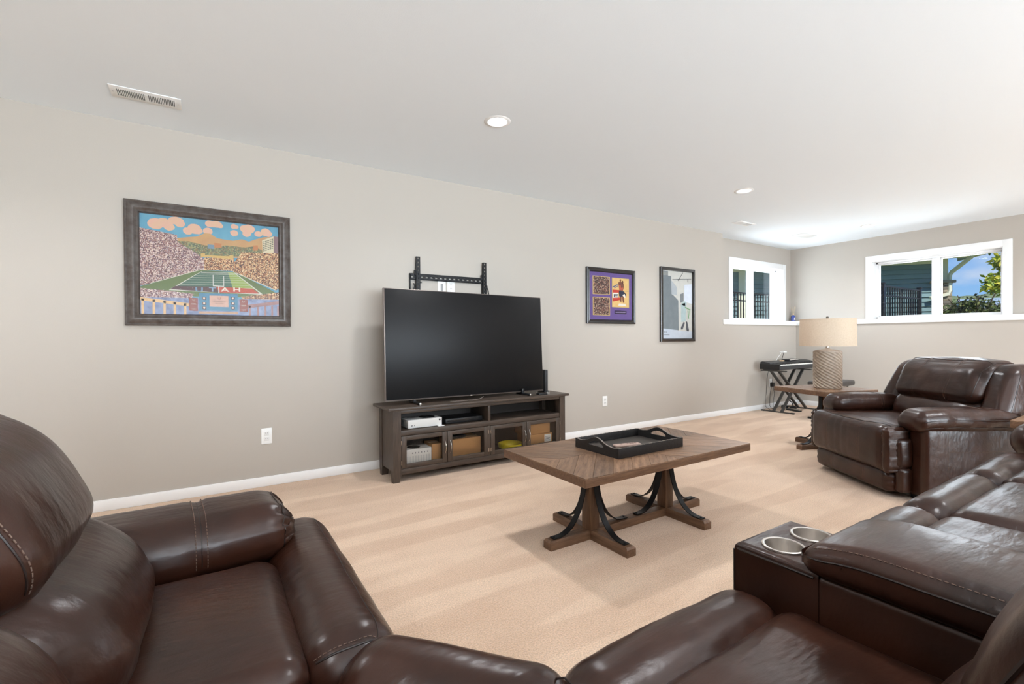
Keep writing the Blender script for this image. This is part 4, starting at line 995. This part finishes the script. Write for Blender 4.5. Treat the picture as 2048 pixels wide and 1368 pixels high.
    for (h_, xa, xb) in ((0, cx0+e, xm), (1, xm, cx1-e)):
        ya, yb = ys, cyf-e; cc = cups[h_]; sq = []; ci = []
        for k in range(n):
            a = 2*PI*(k+.5)/n; dx, dy = math.cos(a), math.sin(a)
            tt = min([((xb if dx > 0 else xa)-cc[0])/dx if abs(dx) > 1e-6 else 9, ((yb if dy > 0 else ya)-cc[1])/dy if abs(dy) > 1e-6 else 9])
            sq.append([cc[0]+dx*tt, cc[1]+dy*tt]); ci.append((cc[0]+dx*rh, cc[1]+dy*rh))
        for corner in ((xa, ya), (xb, ya), (xb, yb), (xa, yb)):
            j = min(range(n), key=lambda q: (sq[q][0]-corner[0])**2+(sq[q][1]-corner[1])**2); sq[j] = list(corner)
        fb.add([(x, y, czt) for x, y in sq]+[(x, y, czt) for x, y in ci]+[(x, y, czt-.02) for x, y in ci], [(k, (k+1) % n, n+(k+1) % n, n+k) for k in range(n)]+[(n+k, n+(k+1) % n, 2*n+(k+1) % n, 2*n+k) for k in range(n)])
    outl = [(cx0, ys), (cx0, cyf), (cx1, cyf), (cx1, ys)]; inl = [(cx0+e, ys), (cx0+e, cyf-e), (cx1-e, cyf-e), (cx1-e, ys)]
    lv = [[(o[0], o[1], z) for o in outl] for z in (.05, czt-e)]
    for k in range(1, 6):
        a = k/5*PI/2; lv.append([(o[0]+(i[0]-o[0])*(1-math.cos(a)), o[1]+(i[1]-o[1])*(1-math.cos(a)), czt-e+e*math.sin(a)) for o, i in zip(outl, inl)])
    vs = [p for l in lv for p in l]
    fb.add(vs, [(l*4+i, l*4+i+1, l*4+5+i, l*4+4+i) for l in range(len(lv)-1) for i in range(3)])
    fo_ = fb.build('console_front', LEATHER, con, 50)
    seam(fo_, [Vector(p) for p in [(cx0-.001, .478, czt-e), (cx0-.001, cyf-.01, czt-e), (cx0+.006, cyf+.0005, czt-e), (cx1-.006, cyf+.0005, czt-e), (cx1+.001, cyf-.01, czt-e), (cx1+.001, .478, czt-e)]], .0028)
    seam(fo_, [Vector(p) for p in [(cx0+.001, cyf+.001, .06), (cx0+.001, cyf+.001, czt-e-.004)]], .0026)
    for cc in cups:
        MB().lathe([(.0450, czt+.0005), (.0445, czt+.0035), (.0418, czt+.0050), (.0385, czt+.0035), (.0372, czt-.002), (.0360, czt-.070), (.034, czt-.074), (.001, czt-.075), (.001, czt-.078), (.0375, czt-.078), (.0385, czt-.002)], 48, (cc[0], cc[1], 0), close=True).build('cup_holder', STEEL, con, 40)
    ld = Cushion(cx0-.026, cx1+.010, .03, .500, .573, .652, .034, (0, 0, .010), wr=.0025, nm=(10, 16, 2), nb=7, sag=lambda P, q, n: P+Vector((0, 0, -.020*max(0, (P[1]-.36)/.12)**2 if q[2] > 0 else 0))); lo_ = ld.build('console_lid', con)
    seam(lo_, ld.path([(-1, -.9, .30), (-1, .78, .30), (-.7, 1, .25), (.7, 1, .25), (1, .78, .30), (1, -.9, .30)], 30), .0022)
    stitches(lo_, ld.path([(-.93, -.9, 1), (-.93, .9, 1)], 60, .0005)); stitches(lo_, ld.path([(.93, -.9, 1), (.93, .9, 1)], 60, .0005))
    # far arm
    MB().rbox(3.255, 3.50, -.55, .58, .04, .50, .03, 3).build('arm_base', LEATHER, t)
    Cushion(3.235, 3.535, -.50, .640, .455, .630, .085, (0, 0, .006), (), .004, 8, (6, 20, 3), 8).build('arm_pad', t)
    return t
sectional()

def armchair():
    t = thing('recliner_armchair', 'dark brown leather recliner armchair with padded arms near the right windows', 'armchair', (4.300, 1.320, 0), math.radians(236.5))
    lean = lambda P: Vector((P[0], P[1]+max(0, P[2]-.46)*.42, P[2]))
    MB().rbox(-.40, .40, -.34, .34, .03, .32, .02, 2).build('seat_base', LEATHER, t)
    for s in (-1, 1):
        x0, x1 = sorted((s*.355, s*.500))
        def side(P, q, n): # side panel slopes down to the back
            k = max(0, (P[1]-.12)/.32); return P+Vector((0, 0, -.10*k*k if P[2] > .3 else 0))
        sp = Cushion(x0, x1, -.345, .40, .03, .492, .035, (.006, 0, 0), wr=.002, nm=(3, 12, 8), nb=4, sag=side); so_ = sp.build('side_panel', t)
        f = 1 if s > 0 else -1
        stitches(so_, sp.path([(f, -.62, .9), (f, -.62, -.95)], 40)); stitches(so_, sp.path([(f, -.60, .30), (f, .8, .30)], 40))
        xa, xb = sorted((s*.315, s*.530))
        def droop(P, q, n):
            return P+Vector((0, 0, -.018*max(0, -q[1]-.45)**2*3-.012*max(0, q[1]-.5)))+n*(.0035*math.sin(P[1]*46)*max(0, n[0]*s)*(1 if q[2] > -.6 else 0))
        ap = Cushion(xa, xb, -.395 if s > 0 else -.345, .255, .452, .585, .064, (0, 0, .010), (), .004, 9, (6, 18, 3), 7, None, droop); ao = ap.build('arm_pad', t)
        seam(ao, ap.path([(f, -.9, .15), (f, .9, .15)], 50), .0022); seam(ao, ap.path([(f, -.9, -.62), (f, .9, -.62)], 50), .0022)
        double_seam(ao, ap, lambda u: [(-f, u, -.5), (-f, u, .6), (-.4*f, u, 1), (.6*f, u, 1)], 1, .02, .009)
        # puckered footrest sides
        xc, xd = sorted((s*.352, s*.415))
        sd = Cushion(xc, xd, -.425, -.345, .215, .400, .028, (), (), 0) if False else None
        mb = Cushion(xc, xd, -.440, -.335, .200, .395, .030, (0, 0, 0), (), .003, 12, (3, 3, 6), 5); mb.build('footrest_side', t)
        mb = Cushion(xc, xd, -.430, -.335, .040, .205, .030, (0, 0, 0), (), .003, 12, (3, 3, 6), 5); mb.build('footrest_side', t)
    pleat = lambda P, q, n: P+n*(.0016*math.sin(P[0]*95)*max(0, -n[1])*math.exp(-((P[0]+.02)/.12)**2))+Vector((0, 0, 0))
    fu = Cushion(-.385, .385, -.515, -.330, .165, .470, .062, (0, .012, 0), [(0, -.17, .006, .004), (0, .17, .006, .004)], .003, 8, (28, 4, 8), 6, None, pleat); fo = fu.build('footrest_panel', t)
    for x in (-.17, .17): double_seam(fo, fu, lambda u: [(u, 0, 1), (u, -.6, 1), (u, -1, .6), (u, -1, -.8)], 0, x, .008)
    seam(fo, fu.path([(-.96, -.15, 1), (-.5, -.55, 1), (0, -.66, 1), (.5, -.55, 1), (.96, -.15, 1)], 20, .0004), .0024)
    def gath(P, q, n): return P+n*(.0045*math.sin(P[2]*150)*max(0, abs(q[0])-.86)/.14)
    fl = Cushion(-.375, .375, -.480, -.330, .028, .190, .050, (0, .008, 0), [(0, -.17, .006, .003), (0, .17, .006, .003)], .003, 8, (24, 4, 5), 6, None, gath); fo2 = fl.build('footrest_panel', t)
    for x in (-.17, .17): double_seam(fo2, fl, lambda u: [(u, -1, .8), (u, -1, -.8)], 0, x, .008)
    for s in (-1, 1):
        gp = Cushion(*sorted((s*.345, s*.400)), -.505, -.345, .170, .465, .026, (0, 0, 0), (), .004, 22, (3, 4, 14), 5, None, lambda P, q, n: P+n*.004*math.sin(P[2]*190)); gp.build('gathered_edge', t)
    Cushion(-.350, .350, -.40, .22, .32, .462, .05, (0, 0, .012), (), .004, 7, (14, 12, 3), 6).build('seat_cushion', t)
    lb = Cushion(-.345, .345, .06, .30, .42, .640, .085, (0, .012, .01), (), .005, 8, (16, 3, 4), 7, lean); lb.build('lumbar_cushion', t)
    def puff(P, q, n):
        return P+n*(.006*math.sin(P[0]*60+P[2]*30)*math.exp(-((P[0]-.30)/.07)**2-((P[2]-.76)/.08)**2))
    hc = Cushion(-.350, .350, .02, .27, .595, .880, .080, (0, .020, .016), [(0, -.135, .007, .005), (0, .135, .007, .005)], .004, 8, (26, 4, 8), 7, lean, puff); ho = hc.build('head_cushion', t)
    for x in (-.135, .135): double_seam(ho, hc, lambda u: [(u, 0, 1), (u, -1, .8), (u, -1, -.8), (u, -.7, -1)], 0, x, .008)
    seam(ho, hc.path([(-.93, .9, 1), (-.93, -.3, 1), (-.93, -1, .5), (-.93, -1, -.7)], 24), .0022); seam(ho, hc.path([(.93, .9, 1), (.93, -.3, 1), (.93, -1, .5), (.93, -1, -.7)], 24), .0022)
    seam(ho, hc.path([(-.93, -.55, 1), (0, -.72, 1), (.93, -.55, 1)], 30), .0022)
    for s in (-1, 1):
        wg = Cushion(*sorted((s*.325, s*.500)), .08, .36, .455, .855, .060, (0, .010, .01), (), .004, 9, (4, 5, 10), 6, lean, lambda P, q, n: P+Vector((-s*.04*max(0, (P[2]-.60)/.25), 0, 0))); wo = wg.build('back_wing', t)
        f = s
        stitches(wo, wg.path([(f*.97, -.55, .95), (f, -.55, -.8)], 30)); seam(wo, wg.path([(f*.97, -.62, .95), (f, -.62, -.8)], 30, 0), .0018)
    Cushion(-.42, .42, .22, .40, .25, .85, .06, (0, .01, 0), (), .003, 6, (14, 3, 8), 5, lean).build('back_shell', t)
    for x in (-.38, .38):
        for y in (-.28, .30): MB().rbox(x-.03, x+.03, y-.03, y+.03, 0, .04, .004).build('foot', BLACKP, t)
    return t
armchair()

# ------------------------------------------------------------------ keyboard corner
def keyboard():
    kb = thing('keyboard', 'black electronic keyboard on the X stand by the far window', 'keyboard', (7.10, 3.585, .590))
    L, y0, y1 = 1.16, -.135, .135
    dk = mat('keyboard_body', srgb(50, 51, 53), .45)
    prof = [(y0, .012), (y0, .060), (y0+.02, .068), (y0+.13, .078), (y0+.14, .098), (y1-.03, .118), (y1, .105), (y1, .02), (y1-.05, 0), (y0+.04, 0)]
    n = len(prof); vs = [(-L/2, a, b) for a, b in prof]+[(L/2, a, b) for a, b in prof]
    MB().add(vs, [tuple(range(n)), tuple(range(2*n-1, n-1, -1))]+[(i, (i+1) % n, n+(i+1) % n, n+i) for i in range(n)]).build('body', dk, kb)
    for s in (-1, 1): MB().rbox(s*L/2-.012, s*L/2+.012, y0-.004, y1+.004, .008, .085, .006, 2).build('end_cap', BLACKP, kb)
    kw = mat('key_white', srgb(232, 231, 226), .3); kk = mat('key_black', (.01, .01, .01, 1), .3)
    nk = 44; wk = (L-.08)/nk
    me = MB().rbox(-wk/2+.0008, wk/2-.0008, -.132, .0, .0, .012, .0015).mesh('white_key', kw); mb2 = MB().rbox(-.0055, .0055, -.085, .0, .010, .021, .002).mesh('black_key', kk)
    for k in range(nk):
        x = -L/2+.04+wk*(k+.5); inst(me, 'white_key', kb, (x, y0+.138, .068), (math.radians(3.5), 0, 0))
        if k % 7 in (0, 1, 3, 4, 5): inst(mb2, 'black_key', kb, (x+wk/2, y0+.138, .068), (math.radians(3.5), 0, 0))
    pm = MB().box(-.20, .20, .02, .10, .1045, .1052).build('control_panel', mat('panel_grey', srgb(84, 86, 88), .5), kb, 0); pm.rotation_euler = (0, 0, 0)
    st = thing('keyboard_stand', 'black double-braced X keyboard stand under the keyboard', 'stand', (6.98, 3.55, 0))
    sm = mat('stand_grey_steel', srgb(72, 70, 68), .4, metal=.4)
    for (yo) in (-.055, .055):
        for (xa, xb) in ((-.33, .24), (.33, -.40)):
            MB().sweep([(xa, yo, .012), (xb, yo, .578)], [(-.018, -.009), (.018, -.009), (.018, .009), (-.018, .009)], (1, 0, 0)).build('brace', sm, st)
    for x in (-.335, .335):
        MB().rbox(x-.013, x+.013, -.22, .22, .002, .016, .003).build('foot_bar', sm, st)
        for y in (-.20, .20): MB().rbox(x-.015, x+.015, y-.025, y+.025, 0, .020, .004, 2).build('foot_cap', BLACKP, st)
    for x in (-.42, .24): MB().rbox(x-.016, x+.016, -.17, .18, .572, .589, .003).build('support_arm', sm, st)
    MB().tube([(-.04, -.08, .30), (-.04, .08, .30)], .018, 12).build('pivot', BLACKP, st)
    cl = thing('clip_light', 'small white clip-on light with thin bent arms on the keyboard', 'light', (6.83, 3.585, .702))
    MB().rbox(-.03, .03, -.02, .02, .0, .016, .005, 2).build('clip', mat('clip_beige', srgb(206, 176, 140), .5), cl)
    MB().tube([(-.01, 0, .012), (.04, .01, .06), (.09, .02, .125)], .0035, 8).build('arm', BLACKM, cl); MB().tube([(-.12, .02, .008), (-.06, .02, .06), (.06, .03, .128)], .003, 8).build('arm', WHITEP, cl)
    MB().rbox(.03, .12, -.01, .05, .122, .140, .007, 3).build('lamp_head', WHITEP, cl)
    bk = thing('music_book', 'dark flat book lying on the back of the keyboard', 'book', (7.20, 3.655, .7085), .1)
    MB().rbox(-.16, .16, -.05, .05, 0, .014, .002).build('cover', mat('book_dark', srgb(46, 44, 46), .5), bk); MB().box(-.155, .155, -.0505, .045, .003, .011).build('pages', mat('paper', srgb(220, 215, 205), .8), bk, 0)
    bench = thing('piano_bench', 'black padded keyboard bench behind the table lamp', 'bench', (6.74, 2.915, 0))
    Cushion(-.31, .31, -.15, .15, .415, .485, .025, (0, 0, .006), (), .001, 6, (8, 5, 2), 4).build('seat_pad', bench, mat('bench_vinyl', srgb(66, 62, 60), .45))
    for y in (-.10, .10):
        for (xa, xb) in ((-.26, .20), (.26, -.20)): MB().tube([(xa, y, .012), (xb, y, .415)], .014, 8).build('leg', BLACKM, bench)
    for x in (-.26, .26): MB().rbox(x-.014, x+.014, -.16, .16, 0, .024, .004).build('foot_bar', BLACKM, bench)
    pd = thing('sustain_pedal', 'small black sustain pedal on the carpet under the keyboard', 'pedal', (6.98, 3.50, 0), -.4)
    MB().rbox(-.045, .045, -.10, .10, 0, .022, .006, 2).build('base', BLACKP, pd); MB().rbox(-.028, .028, -.13, .02, .022, .034, .004, 2).build('lever', CHROME, pd)
    hp = thing('headphones', 'black headphones lying on the carpet behind the stand', 'headphones', (7.16, 3.66, 0))
    for y in (-.06, .06): MB().lathe([(.02, 0), (.045, .004), (.048, .03), (.03, .042)], 20, (0, y, .0)).build('ear_cup', BLACKP, hp)
    MB().tube([(0, .06*math.cos(a), .03+.085*math.sin(a)) for a in [PI*k/14 for k in range(15)]], .008, 8).build('headband', BLACKP, hp)
    ad = thing('power_adapter', 'black power adapter plugged into the outlet by the keyboard', 'adapter', (7.0, D-.010, .345))
    MB().rbox(-.028, .028, -.045, -.0005, -.03, .03, .006, 2).build('block', BLACKP, ad)
    MB().tube([(0, -.03, -.03), (.0, -.05, -.12), (-.05, -.06, -.24), (-.06, -.07, -.325), (.0, -.10, -.338), (.08, -.12, -.338)], .003, 6).build('lead', BLACKP, ad)
    def cord(pts, label): tag(MB().tube(pts, .003, 6).build('cord', BLACKP), label, 'cord', 'cords under the keyboard')
    cord([Vector(p) for p in ((6.70, 3.70, .60), (6.69, 3.72, .45), (6.72, 3.75, .25), (6.68, 3.74, .06), (6.74, 3.70, .006), (6.86, 3.66, .006), (6.92, 3.58, .006))], 'thin black cord hanging nearest the left end of the keyboard')
    cord([Vector(p) for p in ((6.80, 3.71, .60), (6.84, 3.72, .45), (6.84, 3.76, .22), (6.85, 3.77, .05), (6.90, 3.77, .006), (6.95, 3.78, .006), (6.93, 3.75, .006), (6.88, 3.75, .006))], 'thin black cord hanging beside the stand and coiling on the carpet')
keyboard()
df = thing('reed_diffuser', 'small blue glass reed diffuser on the white ledge corner', 'diffuser', (7.825, 3.93, LT+.001))
MB().lathe([(.022, 0), (.030, .004), (.031, .075), (.026, .088), (.012, .096), (.011, .112), (.012, .114)], 24).build('bottle', mat('cobalt_glass', srgb(42, 62, 140), .1, spec=.8, coat=.4), df)
MB().rbox(-.026, -.012, -.034, -.028, .020, .062, .001).build('label', mat('paper_label', srgb(226, 224, 218), .6), df)
MB().lathe([(.0125, .106), (.0125, .124), (.010, .126)], 16).build('collar', mat('wood_collar', srgb(214, 182, 130), .6), df)
for k in range(6):
    a = k*1.05; MB().tube([(.003*math.cos(a), .003*math.sin(a), .06), (.035*math.cos(a), .035*math.sin(a), .235)], .0016, 5).build('reed', mat('reed_stick', srgb(196, 176, 146), .7), df)

# ------------------------------------------------------------------ outdoors
GZ = .95
struct(MB().add([(8.3, -30, GZ), (120, -30, GZ), (120, 90, GZ), (8.3, 90, GZ)], [(0, 1, 2, 3)]).build('ground_lawn', mat('lawn', srgb(116, 128, 70), .9, var=(3, .5, srgb(150, 150, 92))), None, 0)).name = 'ground'
struct(MB().add([(-30, 4.5, GZ), (8.3, 4.5, GZ), (8.3, 90, GZ), (-30, 90, GZ)], [(0, 1, 2, 3)]).build('ground', mat('lawn', srgb(116, 128, 70), .9), None, 0))
def house():
    C0 = Vector((15.5, 4.12, 0)); ang = math.atan2(.757, -.653)
    t = thing('neighbor_house', 'neighboring house with teal lap siding and cream soffit outside the right window', 'house', (C0.x, C0.y, GZ), ang)
    # local +x along the wall away from the corner; local +y = towards our room
    Lw, top = 8.2, 2.02
    sd = mat('teal_siding', srgb(104, 134, 140), .7, var=(2, .4, srgb(114, 144, 150)), rnd=.10); cw = mat('cream_trim', srgb(226, 226, 204), .6)
    MB().box(0, Lw, -5.0, -.02, 0, 2.6).build('wall_core', sd, t, 0)
    n = 17; hb = top/n
    me = MB().add([(0, .004, 0), (Lw, .004, 0), (Lw, .045, 0), (0, .045, 0), (0, .004, hb+.01), (Lw, .004, hb+.01), (Lw, .008, hb+.01), (0, .008, hb+.01)], [(0, 1, 2, 3), (4, 7, 6, 5), (0, 4, 5, 1), (1, 5, 6, 2), (2, 6, 7, 3), (3, 7, 4, 0)]).mesh('siding_board', sd, 0)
    for k in range(n): inst(me, 'siding_board', t, (0, -.02, hb*k))
    MB().box(-.03, .13, -.03, .035, .0, top).build('corner_board', cw, t, 0); MB().box(4.55, 4.72, .0, .04, 0, top).build('corner_board', cw, t, 0)
    MB().box(-.45, Lw+.3, -.02, .62, top, top+.03).build('soffit', mat('cream_soffit', srgb(232, 232, 200), .6), t, 0)
    MB().box(-.02, Lw, .0, .03, top-.12, top).build('frieze_board', cw, t, 0)
    MB().box(-.45, Lw+.3, .60, .64, top-.03, top+.15).build('fascia', cw, t, 0); MB().box(-.47, -.43, -.4, .64, top-.03, top+.15).build('fascia', cw, t, 0)
    MB().sweep([(-.48, .70, top+.08), (Lw+.3, .70, top+.08)], [(-.06, -.06), (.04, -.06), (.06, .06), (-.06, .06)]).build('gutter', cw, t)
    MB().add([(-.5, .75, top+.16), (Lw+.4, .75, top+.16), (Lw+.4, -2.5, top+1.6), (-.5, -2.5, top+1.6), (-.5, .75, top+.13), (Lw+.4, .75, top+.13), (Lw+.4, -2.5, top+1.5), (-.5, -2.5, top+1.5)], [(0, 1, 2, 3), (7, 6, 5, 4), (0, 4, 5, 1), (2, 6, 7, 3), (0, 3, 7, 4), (1, 5, 6, 2)]).build('roof', mat('roof_shingle', srgb(110, 108, 106), .9, var=(30, .4, srgb(90, 88, 86))), t, 0)
    dp = [(-.22, .66, top+.02), (-.21, .60, top-.06), (-.06, .12, top-.36), (-.03, .09, top-.44), (-.03, .09, top-.80), (.02, .12, top-.90), (.40, .16, top-.99)]
    MB().sweep(dp, [(-.035, -.03), (.035, -.03), (.035, .03), (-.035, .03)], (1, .2, 0)).build('downspout', cw, t)
    # stacked stone pier at the corner
    pz = 1.42
    stc = [mat('ledge_stone_%d' % i, srgb(*c), .85, var=(9, .4, srgb(c[0]+22, c[1]+20, c[2]+16)), bump=(18, .3)) for i, c in enumerate(((128, 118, 102), (104, 98, 90), (146, 136, 118)))]
    MB().box(-.06, .26, -.3, .06, 0, pz-.02).build('pier_core', stc[1], t, 0)
    z = .0; i = 0
    while z < pz-.03:
        h = random.choice((.06, .08, .10)); h = min(h, pz-.02-z); x = -.09
        while x < .26:
            l = random.uniform(.14, .26); o = MB().rbox(x, min(.29, x+l)-.008, .03, .08+random.uniform(0, .03), z+.004, z+h-.004, .012).build('stone', stc[i % 3], t); i += 1; x += l
        MB().rbox(-.09-random.uniform(0, .03), -.05, -.3, .06, z+.004, z+h-.004, .012).build('stone', stc[i % 3], t); z += h
    MB().rbox(-.15, .34, -.35, .14, pz-.02, pz+.05, .012).build('pier_cap', stc[2], t)
house()
def fence(name, label, p0, d, npan, hgt, first=True):
    t = thing(name, label, 'fence', (p0[0], p0[1], GZ), math.atan2(d[1], d[0]), 'black metal fences')
    W = 1.88; bm_ = mat('black_fence_paint', (.012, .012, .014, 1), .4, metal=.3)
    post = MB().rbox(-.032, .032, -.032, .032, 0, hgt+.02, .004).mesh('post', bm_); cap = MB().rbox(-.040, .040, -.040, .040, hgt+.015, hgt+.045, .006).mesh('post_cap', bm_)
    pk = MB().box(-.010, .010, -.010, .010, .05, hgt-.02).mesh('picket', bm_, 0); rl = MB().box(.03, W-.03, -.014, .014, -.016, .016).mesh('rail', bm_, 0)
    for i in range(npan+1):
        o = inst(post, 'post', t, (i*W, 0, 0)); inst(cap, 'post_cap', o)
        if i < npan:
            for z in (hgt-.02, hgt-.20, .15): inst(rl, 'rail', t, (i*W, 0, z))
            for k in range(15): inst(pk, 'picket', t, (i*W+W*(k+1)/16, 0, 0))
fence('metal_fence', 'black metal picket fence running away outside the right window', (9.13, 3.86), (1, 0), 2, 1.09)
fence('metal_fence', 'black metal picket fence outside the small left window', (9.0, 6.4), (1, 0), 2, 1.14)
# foliage
def leaf_cloud(name, parent, centre, rad, n, size, mats, flat_=.8):
    vs = []; fs = []; mi = []
    for k in range(n):
        while True:
            d = Vector((random.uniform(-1, 1), random.uniform(-1, 1), random.uniform(-1, 1)))
            if .15 < d.length < 1: break
        d *= .55+.45*random.random(); p = Vector(centre)+Vector((d.x*rad[0], d.y*rad[1], d.z*rad[2]))
        nrm = Vector((random.gauss(0, 1), random.gauss(0, 1), random.gauss(.6, 1))).normalized(); a = nrm.orthogonal().normalized(); b = nrm.cross(a)
        an = random.uniform(0, 2*PI); a, b = a*math.cos(an)+b*math.sin(an), b*math.cos(an)-a*math.sin(an)
        s = size*random.uniform(.6, 1.3); k0 = len(vs)
        vs += [tuple(p-a*s), tuple(p+b*s*.5+nrm*s*.12), tuple(p+a*s), tuple(p-b*s*.5+nrm*s*.12)]; fs.append((k0, k0+1, k0+2, k0+3)); mi.append(random.randrange(len(mats)))
    me = bpy.data.meshes.new(name); me.from_pydata(vs, [], fs)
    for m in mats: me.materials.append(m)
    me.polygons.foreach_set('material_index', mi); o = bpy.data.objects.new(name, me); COL.objects.link(o); o.parent = parent; o['kind'] = 'stuff'; return o
G = [mat('leaf_dark', srgb(44, 56, 34), .6), mat('leaf_mid', srgb(74, 92, 46), .6), mat('leaf_olive', srgb(104, 112, 58), .6), mat('leaf_plum', srgb(62, 44, 42), .6)]
YL = [mat('leaf_lime', srgb(176, 186, 44), .5), mat('leaf_yellow', srgb(204, 198, 70), .5), mat('leaf_green', srgb(120, 148, 46), .5)]
BARK = mat('bark', srgb(84, 68, 54), .9, bump=(30, .3))
for i, (x, y, r, h, lab, ms) in enumerate(((13.7, 3.20, .56, .92, 'dense dark green shrub against the stone pier', G[:3]), (14.9, 2.78, .58, .88, 'dark twiggy shrub in the middle of the right pane', [G[0], G[3], G[1]]), (14.2, 1.66, .50, .66, 'low plum-tinted shrub at the right of the window', [G[3], G[0], G[2]]))):
    sh = thing('shrub', lab, 'shrub', (x, y, GZ), 0, 'shrubs outside the right window')
    leaf_cloud('foliage', sh, (0, 0, h*.58), (r, r, h*.5), 2600, .045, ms)
    for k in range(7):
        a = k*.9; MB().tube([(0, 0, 0), (.25*r*math.cos(a), .25*r*math.sin(a), h*.5), (.7*r*math.cos(a), .7*r*math.sin(a), h*(.95+.18*random.random()))], .008, 5).build('stem', BARK, sh)
tr = thing('tree', 'yellow-green leafy tree at the right edge of the window', 'tree', (11.0, 1.40, GZ), 0)
MB().tube([(0, 0, 0), (.03, .02, .9), (-.02, .05, 1.8), (.04, .10, 3.0)], .07, 10).build('trunk', BARK, tr)
for i, (dx, dy, z, r) in enumerate(((-.05, .80, 1.92, .24), (.0, .93, 1.62, .20), (.0, .78, 1.30, .20), (-.1, .86, .94, .24), (.1, .5, 2.2, .45), (-.1, .2, 1.6, .5), (.2, .1, 2.6, .7))):
    MB().tube([(0, .05, z-.35), (dx*.5, dy*.5, z-.12), (dx, dy, z)], .014, 6).build('branch', BARK, tr); leaf_cloud('foliage', tr, (dx, dy, z), (r, r, r*.9), 330 if r < .4 else 900, .050, YL)
# distant ridge, tree line and a low grey roof
def ridge(name, label, dist, base, amp, m, a0, a1, cat, seed, thick):
    vs = []; fs = []; n = 160
    for k in range(n+1):
        a = math.radians(a0+(a1-a0)*k/n); z = base+amp*mnoise.noise(Vector((k*.11+seed, 0, 0)))+amp*.4*mnoise.noise(Vector((k*.6+seed, 3, 0)))
        for (d, zz) in ((dist, GZ-.5), (dist+thick*.3, GZ+(z-GZ)*.8), (dist+thick*.6, z), (dist+thick, GZ-.5)): vs.append((d*math.cos(a), d*math.sin(a), zz))
    for k in range(n):
        for j in range(3): fs.append((k*4+j, k*4+j+1, k*4+5+j, k*4+4+j))
    o = MB().add(vs, fs).build(name, m, None, 60); return struct(o)
ridge('hill_ridge', '', 90, 7.4, .8, mat('hill_green', srgb(104, 122, 84), .9, var=(.8, .5, srgb(132, 144, 96)), bump=(2, .6)), -20, 60, 'hill', 3, 20)
ridge('field_bank', '', 60, 4.1, .4, mat('dry_bank', srgb(186, 164, 124), .9, var=(.6, .5, srgb(150, 138, 96))), -20, 40, 'bank', 9, 8)
hs2 = thing('distant_house', 'low distant house with pale blue-grey roof beyond the shrubs', 'house', (38, 6.3, GZ), .4)
MB().box(-2.2, 2.2, -3.0, 3.0, 0, 1.1).build('wall', mat('pale_wall', srgb(206, 204, 198), .8), hs2, 0)
MB().add([(-2.5, -3.2, 1.1), (2.5, -3.2, 1.1), (2.5, 3.2, 1.1), (-2.5, 3.2, 1.1), (0, -3.2, 2.2), (0, 3.2, 2.2)], [(0, 1, 4), (2, 3, 5), (1, 2, 5, 4), (3, 0, 4, 5), (0, 3, 2, 1)]).build('roof', mat('blue_grey_roof', srgb(150, 170, 184), .6), hs2, 0)
